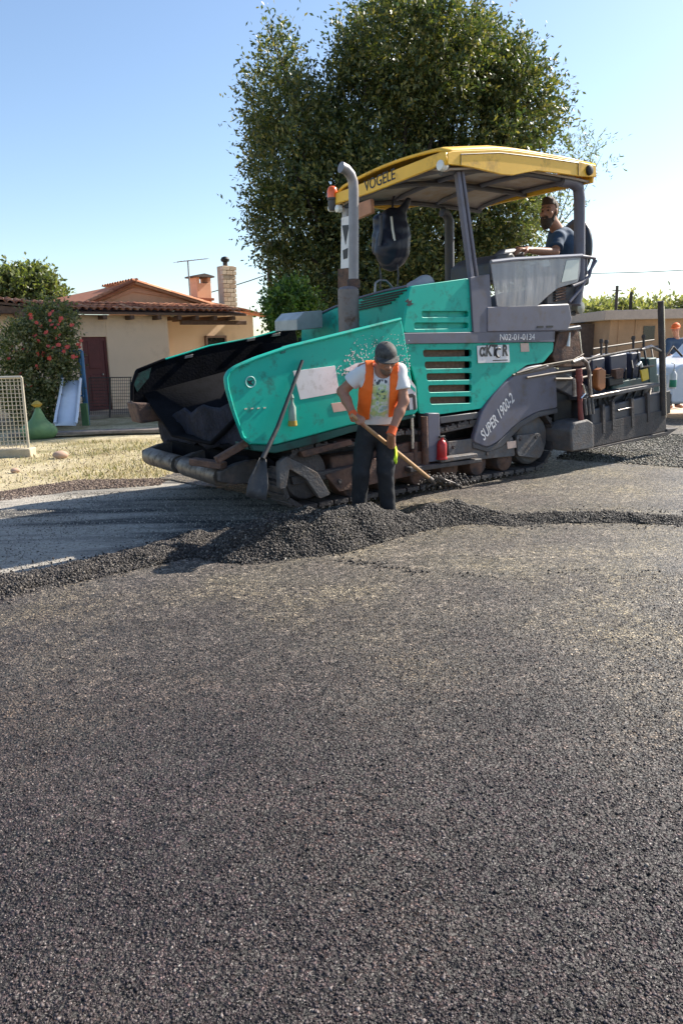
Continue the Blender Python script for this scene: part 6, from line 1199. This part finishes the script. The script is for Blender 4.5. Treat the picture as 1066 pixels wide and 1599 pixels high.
# ---------------------------------------------------------------- the driver
DW_ = 0.55; D0 = Vc(*M(880, 425, DW_)); dr_ = thing('person', 'bearded driver in dark blue shirt seated on the paver', 'person', Vector((O.x, O.y, ZM)) + UX * D0[0] + WY * D0[1] + Vector((0, 0, D0[2])), TH)
S = 1.14
def K(x, y, w=DW_): return Vc(*M(x, y, w)) - D0
hc = K(856.5, 331, DW_ - 0.02); nk = K(869, 358); ch_ = K(876, 382); pl_ = K(881, 428); s1, s2 = K(871, 372, DW_ - 0.20), K(873, 370, DW_ + 0.22); e1_, e2_ = K(866, 394, DW_ - 0.27), K(858, 396, DW_ + 0.26); w1, w2 = K(822, 390, DW_ - 0.22), K(815, 389, DW_ + 0.12)
kn1, kn2 = K(842, 428, DW_ - 0.12), K(842, 428, DW_ + 0.12); an1, an2 = kn1 + Vc(-0.02, 0, -0.42), kn2 + Vc(-0.02, 0, -0.42)
lo, hi = np.minimum.reduce([hc, w1, w2, an1, an2, pl_, s1]) - Vc(0.3, 0.22, 0.12), np.maximum.reduce([hc, s2, e2_, pl_, nk]) + Vc(0.3, 0.22, 0.22)
DBm = basis(Vc(-0.97, -0.22, -0.02), Vc(0, 0, 1))
v = Vox(lo, hi, 0.008); v.flat(pl_, ch_, 0.15, 0.19, 0.68, (1, 0, 0), 0.06); v.cap(s1, s2, 0.07, None, 0.05); Ld = head(v, hc, DBm, S, nk + Vc(0.01, 0, -0.01))
for a, b_, c in ((s1, e1_, w1), (s2, e2_, w2)): v.cap(a, b_, 0.055, 0.045, 0.03); v.cap(b_, c, 0.046, 0.032, 0.02); d = (c - b_); hand(v, c, d + Vc(0, 0, -0.02), Vc(0, 0, -1), S, 0.35, thumb=1 if a is s1 else -1, rf=0.0105)
for a, b_ in ((kn1, an1), (kn2, an2)): v.cap(pl_ + Vc(0, (a - pl_)[1] * 0.9, 0), a, 0.09, 0.065, 0.03); v.cap(a, b_, 0.062, 0.045, 0.02); v.flat(b_ + Vc(0.03, 0, -0.05), b_ + Vc(-0.17, 0, -0.07), 0.048, 0.044, 0.9, (0, 0, 1), 0.02)
v.out('body', SKIN, dr_); face_bits(Ld, DBm, S, dr_, HAIRB)
def dl_(P): return (P - hc.astype(np.float32)) @ DBm.astype(np.float32) / np.float32(S)
b2 = Vox(hc - 0.26, hc + 0.24, 0.0065); b2.ell(Ld(0, 0.042, -0.100), (0.062 * S, 0.060 * S, 0.048 * S), DBm, 0.02); b2.ell(Ld(0, 0.055, -0.125), (0.048 * S, 0.045 * S, 0.05 * S), DBm, 0.03); b2.cap(Ld(-0.028, 0.088, -0.057), Ld(0.028, 0.088, -0.057), 0.010 * S, None, 0.008)
for e in (-1, 1): b2.cap(Ld(e * 0.069, 0.0, 0.0), Ld(e * 0.056, 0.03, -0.085), 0.009 * S, 0.022 * S, 0.015)
q = Ld(0, 0.112, -0.066); b2.sub(lambda P: ell(P, q, (0.022 * S, 0.02 * S, 0.006 * S), DBm), q - 0.06, q + 0.06, 0.004); b2.rough(0.003, 90, 2); b2.out('beard', BEARD, dr_)
h2 = Vox(hc - 0.26, hc + 0.26, 0.0065); h2.ell(Ld(0, -0.018, 0.045), (0.083 * S, 0.102 * S, 0.09 * S), DBm, 0.01); h2.ell(Ld(0, 0.03, 0.115), (0.055 * S, 0.06 * S, 0.032 * S), DBm, 0.03); h2.rough(0.004, 70, 4)
h2.cut(lambda P: np.maximum(np.where(dl_(P)[..., 1] > 0.01, 0.062 - dl_(P)[..., 2] + 0.0, -0.06 - dl_(P)[..., 2] * 1.0), dl_(P)[..., 1] - 0.10)); h2.out('hair', HAIRB, dr_)
t2 = Vox(lo, hi, 0.009); t2.flat(pl_, ch_, 0.165, 0.205, 0.70, (1, 0, 0), 0.06); t2.cap(s1, s2, 0.083, None, 0.05); t2.flat(ch_, nk + Vc(0, 0, -0.05), 0.19, 0.10, 0.7, (1, 0, 0), 0.05)
for a, b_ in ((s1, e1_), (s2, e2_)): t2.cap(a, a + (b_ - a) * 0.7, 0.078, 0.078, 0.03)
t2.rough(0.009, 22, 7); t2.rough(0.004, 55, 8); nq = nk + Vc(-0.03, 0, 0.035); t2.cut(lambda P: -(np.linalg.norm(P - nq.astype(np.float32), axis=-1) - 0.085))
for a, b_ in ((s1, e1_), (s2, e2_)):
    d = (b_ - a) / np.linalg.norm(b_ - a); t2.cut(lambda P: np.where(np.linalg.norm(np.cross(P - a.astype(np.float32), d.astype(np.float32)), axis=-1) < 0.12, np.where((P[..., 1] - ch_[1]) * (a[1] - ch_[1]) > 0.03, (P - a.astype(np.float32)) @ d.astype(np.float32) - 0.165, -1), -1))
t2.out('t_shirt', mat('navy_cotton', (0.03, 0.062, 0.115), 0.85, var=0.15, vs=12, bump=0.1, bs=80), dr_)
t3 = Vox(lo, hi, 0.01); t3.flat(pl_ + Vc(0, 0, -0.02), pl_ + Vc(0, 0, 0.05), 0.17, 0.165, 0.75, (1, 0, 0), 0.03)
for a, b_ in ((kn1, an1), (kn2, an2)): t3.cap(pl_ + Vc(0, (a - pl_)[1] * 0.9, 0), a, 0.105, 0.08, 0.03); t3.cap(a, b_, 0.078, 0.066, 0.02)
t3.cut(lambda P: an1[2] + 0.01 - P[..., 2]); t3.out('trousers', mat('dark_trousers', (0.02, 0.021, 0.025), 0.85, var=0.3), dr_)

# ---------------------------------------------------------------- man beyond the screed, cut by the picture edge
TP = Vector((AT(1056, 520, 16.2).x, 16.2, 0.0)); th3 = thing('person', 'workman in navy clothes and orange cap standing beyond the screed', 'person', TP)
def T3(x, y, dy=0.0): v_ = AT(x, y, 16.2 + dy) - TP; return Vc(*v_)
hc3 = T3(1054, 514); nk3 = hc3 + Vc(0.03, 0.01, -0.19); ch3 = nk3 + Vc(0.04, 0, -0.25); pl3 = Vc(ch3[0] + 0.02, 0, 0.95); s3, s4 = nk3 + Vc(-0.16, -0.02, -0.07), nk3 + Vc(0.2, 0.02, -0.07)
e3, e4 = s3 + Vc(-0.05, -0.1, -0.28), s4 + Vc(0.07, -0.05, -0.28); w3, w4 = e3 + Vc(0.0, -0.24, -0.04), e4 + Vc(0.02, -0.2, -0.12); lo, hi = Vc(-0.45, -0.55, -0.02), Vc(0.65, 0.4, hc3[2] + 0.22); B3 = basis(Vc(-0.55, -0.8, -0.15), Vc(0, 0, 1))
v = Vox(lo, hi, 0.012); v.flat(pl3, ch3, 0.13, 0.16, 0.7, (0, 1, 0), 0.05); v.cap(s3, s4, 0.06, None, 0.05); L3 = head(v, hc3, B3, 1.0, nk3)
for a, b_, c in ((s3, e3, w3), (s4, e4, w4)): v.cap(a, b_, 0.05, 0.042, 0.03); v.cap(b_, c, 0.04, 0.028, 0.02); hand(v, c, c - b_, Vc(0, 0, -1), 1.0, 0.5)
for e in (-1, 1): h0 = pl3 + Vc(e * 0.09, 0, -0.05); k0 = Vc(h0[0], -0.02, 0.5); f0 = Vc(h0[0], 0.02, 0.08); v.cap(h0, k0, 0.075, 0.055, 0.03); v.cap(k0, f0, 0.05, 0.038, 0.02); v.flat(f0 + Vc(0, 0.03, -0.03), f0 + Vc(e * 0.03, -0.16, -0.035), 0.045, 0.04, 0.9, (0, 0, 1), 0.02)
v.out('body', SKIN, th3)
c3 = Vox(lo, hi, 0.012); c3.flat(pl3, ch3, 0.145, 0.175, 0.72, (0, 1, 0), 0.05); c3.cap(s3, s4, 0.075, None, 0.05)
for a, b_ in ((s3, e3), (s4, e4)): c3.cap(a, b_, 0.066, 0.062, 0.03)
c3.rough(0.006, 18, 4); c3.out('shirt', mat('navy_cotton', (0, 0, 0)), th3)
l3 = Vox(lo, hi, 0.012); l3.flat(pl3 + Vc(0, 0, -0.06), pl3 + Vc(0, 0, 0.06), 0.15, 0.15, 0.75, (0, 1, 0), 0.03)
for e in (-1, 1): h0 = pl3 + Vc(e * 0.09, 0, -0.05); k0 = Vc(h0[0], -0.02, 0.5); f0 = Vc(h0[0], 0.02, 0.1); l3.cap(h0, k0, 0.09, 0.072, 0.03); l3.cap(k0, f0, 0.07, 0.062, 0.02)
l3.cut(lambda P: P[..., 2] - pl3[2] - 0.08); l3.out('trousers', mat('dark_trousers', (0, 0, 0)), th3)
c4 = Vox(hc3 - 0.22, hc3 + 0.22, 0.01); c4.ell(L3(0, -0.01, 0.05), (0.09, 0.112, 0.09), B3, 0.01); loc3 = lambda P: (P - hc3.astype(np.float32)) @ B3.astype(np.float32); c4.cut(lambda P: 0.03 - loc3(P)[..., 2])
c4.put(lambda P: np.maximum(np.maximum(np.abs(loc3(P)[..., 2] - 0.038) - 0.007, np.hypot(loc3(P)[..., 0], loc3(P)[..., 1] - 0.06) - 0.10), 0.04 - loc3(P)[..., 1]), hc3 - 0.22, hc3 + 0.22, 0.006); c4.out('cap', mat('orange_cap', (0.8, 0.14, 0.02), 0.7), th3)

# ---------------------------------------------------------------- loose things on and by the paver
# dark rucksack hung under the canopy
bp_ = NW(612, 372, 0.35); bpk = Vector((O.x, O.y, ZM)) + UX * bp_.x + WY * bp_.y + Vector((0, 0, bp_.z)); NVY = mat('navy_nylon', (0.012, 0.015, 0.032), 0.45, var=0.3, vs=6, bump=0.15, bs=50)
rk = thing('rucksack', 'dark navy rucksack hanging under the canopy front', 'rucksack', bpk, TH - PI / 2 + 0.3)
def rkf(P):
    d = sm(ell(P, (0, 0, -0.02), (0.22, 0.15, 0.34)), ell(P, (0.02, -0.13, -0.1), (0.16, 0.09, 0.2)), 0.05); d = sm(d, capsule(P, (-0.16, 0, 0.2), (-0.2, 0.0, -0.1), 0.08, 0.07), 0.06); d = sm(d, capsule(P, (0.12, 0, 0.24), (0.2, 0.02, 0.38), 0.07, 0.03), 0.06); return d + 0.014 * wob(P, 18, 4) + 0.012 * wob(P, 42, 14)
sdf_obj('bag', rkf, (-0.4, -0.35, -0.5), (0.4, 0.3, 0.5), 0.018, NVY, rk)
B().tube([(-0.02, -0.2, 0.22), (0.0, -0.23, 0.05), (-0.03, -0.22, -0.1)], 0.02, 8).build('strap', mat('grey_webbing', (0.09, 0.095, 0.12), 0.6), rk); B().tube([(0.1, -0.17, 0.2), (0.13, -0.19, 0.06), (0.15, -0.18, -0.06)], 0.014, 8).build('zip', LENS, rk)
B().tube([(0, 0, 0.3), (0.02, 0, 0.42), (0.05, 0.02, 0.55)], 0.014, 8).build('hang_loop', NVY, rk)
for dx in (-0.14, 0.1): B().tube([(dx, -0.05, -0.3), (dx + 0.02, -0.06, -0.42), (dx, -0.05, -0.55)], 0.009, 6).build('strap', NVY, rk)
# second shovel leaning on the hopper wing
def Wl(x, y, w): q_ = M(x, y, w); return Vector((O.x, O.y, ZM)) + UX * q_.x + WY * q_.y + Vector((0, 0, q_.z))
A0, A1, A2_ = Wl(472, 563, -0.10), Wl(433, 668, -0.22), Wl(410, 716, -0.29); A3 = Wl(399, 778, -0.36)
s2_ = thing('shovel', 'black tarred shovel leaning blade down against the hopper wing', 'shovel', (A3.x, A3.y, max(0, A3.z))); ofs = s2_.location
B().tube([A0 - ofs, A1 - ofs, A2_ - ofs], [0.014, 0.018, 0.02], 10).build('handle', mat('tarred_wood', (0.035, 0.033, 0.036), 0.6, var=0.4, dirt=(0.12, 0.11, 0.10), dirt_amt=0.3, ds=9), s2_)
dn = (A3 - A2_).normalized(); sd2 = dn.cross(Vector((0.3, -1, 0.1))).normalized(); nn = sd2.cross(dn); vv = []
for i in range(6):
    for j in range(7): t = i / 5; q = (j - 3) / 3; wd = 0.028 + 0.055 * min(1, t * 1.6); vv.append((A2_ - ofs) + dn * (A3 - A2_).length * t + sd2 * wd * q + nn * (0.03 * q * q - 0.02))
o = B().add(vv, [(i * 7 + j, i * 7 + j + 1, (i + 1) * 7 + j + 1, (i + 1) * 7 + j) for i in range(5) for j in range(6)]).build('blade', mat('tarred_blade', (0.05, 0.048, 0.05), 0.6, var=0.3, dirt=(0.12, 0.11, 0.1), dirt_amt=0.4, ds=14), s2_); md = o.modifiers.new('s', 'SOLIDIFY'); md.thickness = 0.006
# spray bottle hooked on the wing
sbp = Wl(456, 640, -0.11); sbt = thing('spray_bottle', 'grubby spray bottle with yellow base hooked on the teal wing', 'bottle', sbp, TH)
B().lathe((0, 0, 0), [(0.03, -0.11), (0.033, -0.10), (0.033, 0.02), (0.014, 0.06), (0.014, 0.09), (0.02, 0.1), (0.01, 0.13)], 'z', 14).build('bottle_body', mat('cloudy_plastic', (0.25, 0.33, 0.28), 0.4, var=0.3), sbt); B().lathe((0, 0, 0), [(0.036, -0.135), (0.04, -0.13), (0.036, -0.09)], 'z', 14).build('bottle_base', mat('ochre_plastic', (0.4, 0.26, 0.03), 0.5), sbt)
# red extinguisher on the step
ex = Wl(689, 717, -0.07); ext = thing('fire_extinguisher', 'small red fire extinguisher standing on the track step', 'extinguisher', ex, TH)
B().lathe((0, 0, 0), [(0.045, 0), (0.05, 0.01), (0.05, 0.15), (0.035, 0.185), (0.018, 0.195), (0.018, 0.215)], 'z', 18).build('cylinder', RED, ext); B().box(-0.035, 0.035, -0.012, 0.012, 0.215, 0.235).build('valve', BLACK, ext, 0.004); B().tube([(0.02, 0, 0.215), (0.06, 0, 0.18), (0.062, 0, 0.06)], 0.008, 6).build('hose', BLACK, ext)
B().lathe((0, 0, 0), [(0.056, 0), (0.058, 0.012), (0.056, 0.02)], 'z', 18).build('base_ring', RED, ext)
# folded bag on the hood, canister by the pole
cbp = Wl(655, 441, 0.35); o = sdf_obj('folded_sack', lambda P: sm(ell(P, (0, 0, 0), (0.17, 0.11, 0.06)), ell(P, (0.06, 0, 0.03), (0.09, 0.08, 0.06)), 0.04) + 0.012 * wob(P, 26, 6), (-0.3, -0.2, -0.15), (0.3, 0.2, 0.18), 0.014, mat('grey_sacking', (0.30, 0.31, 0.33), 0.7, var=0.2)); o.location = cbp + Vector((0, 0, -0.02)); o.rotation_euler = (0, -0.2, TH); tag(o, 'crumpled grey sack lying on the engine hood', 'sack')
cn = Wl(1049, 607, -0.12); cnt_ = thing('canister', 'white canister with green label hung beside the screed pole', 'canister', cn, TH); cnt_.scale = (0.7, 0.7, 0.75)
B().lathe((0, 0, 0), [(0.055, 0), (0.06, 0.01), (0.06, 0.24), (0.03, 0.29), (0.022, 0.30), (0.022, 0.33)], 'z', 18).build('bottle_body', mat('white_plastic', (0.6, 0.6, 0.58), 0.4), cnt_); B().lathe((0, 0, 0), [(0.0615, 0.03), (0.062, 0.031), (0.062, 0.15), (0.0615, 0.151)], 'z', 18).build('label_band', mat('green_band', (0.02, 0.22, 0.12), 0.5), cnt_)
B().tube([(0, 0, 0.33), (0.0, 0, 0.42), (-0.1, 0, 0.44)], 0.007, 6).build('hook', STEEL, cnt_)
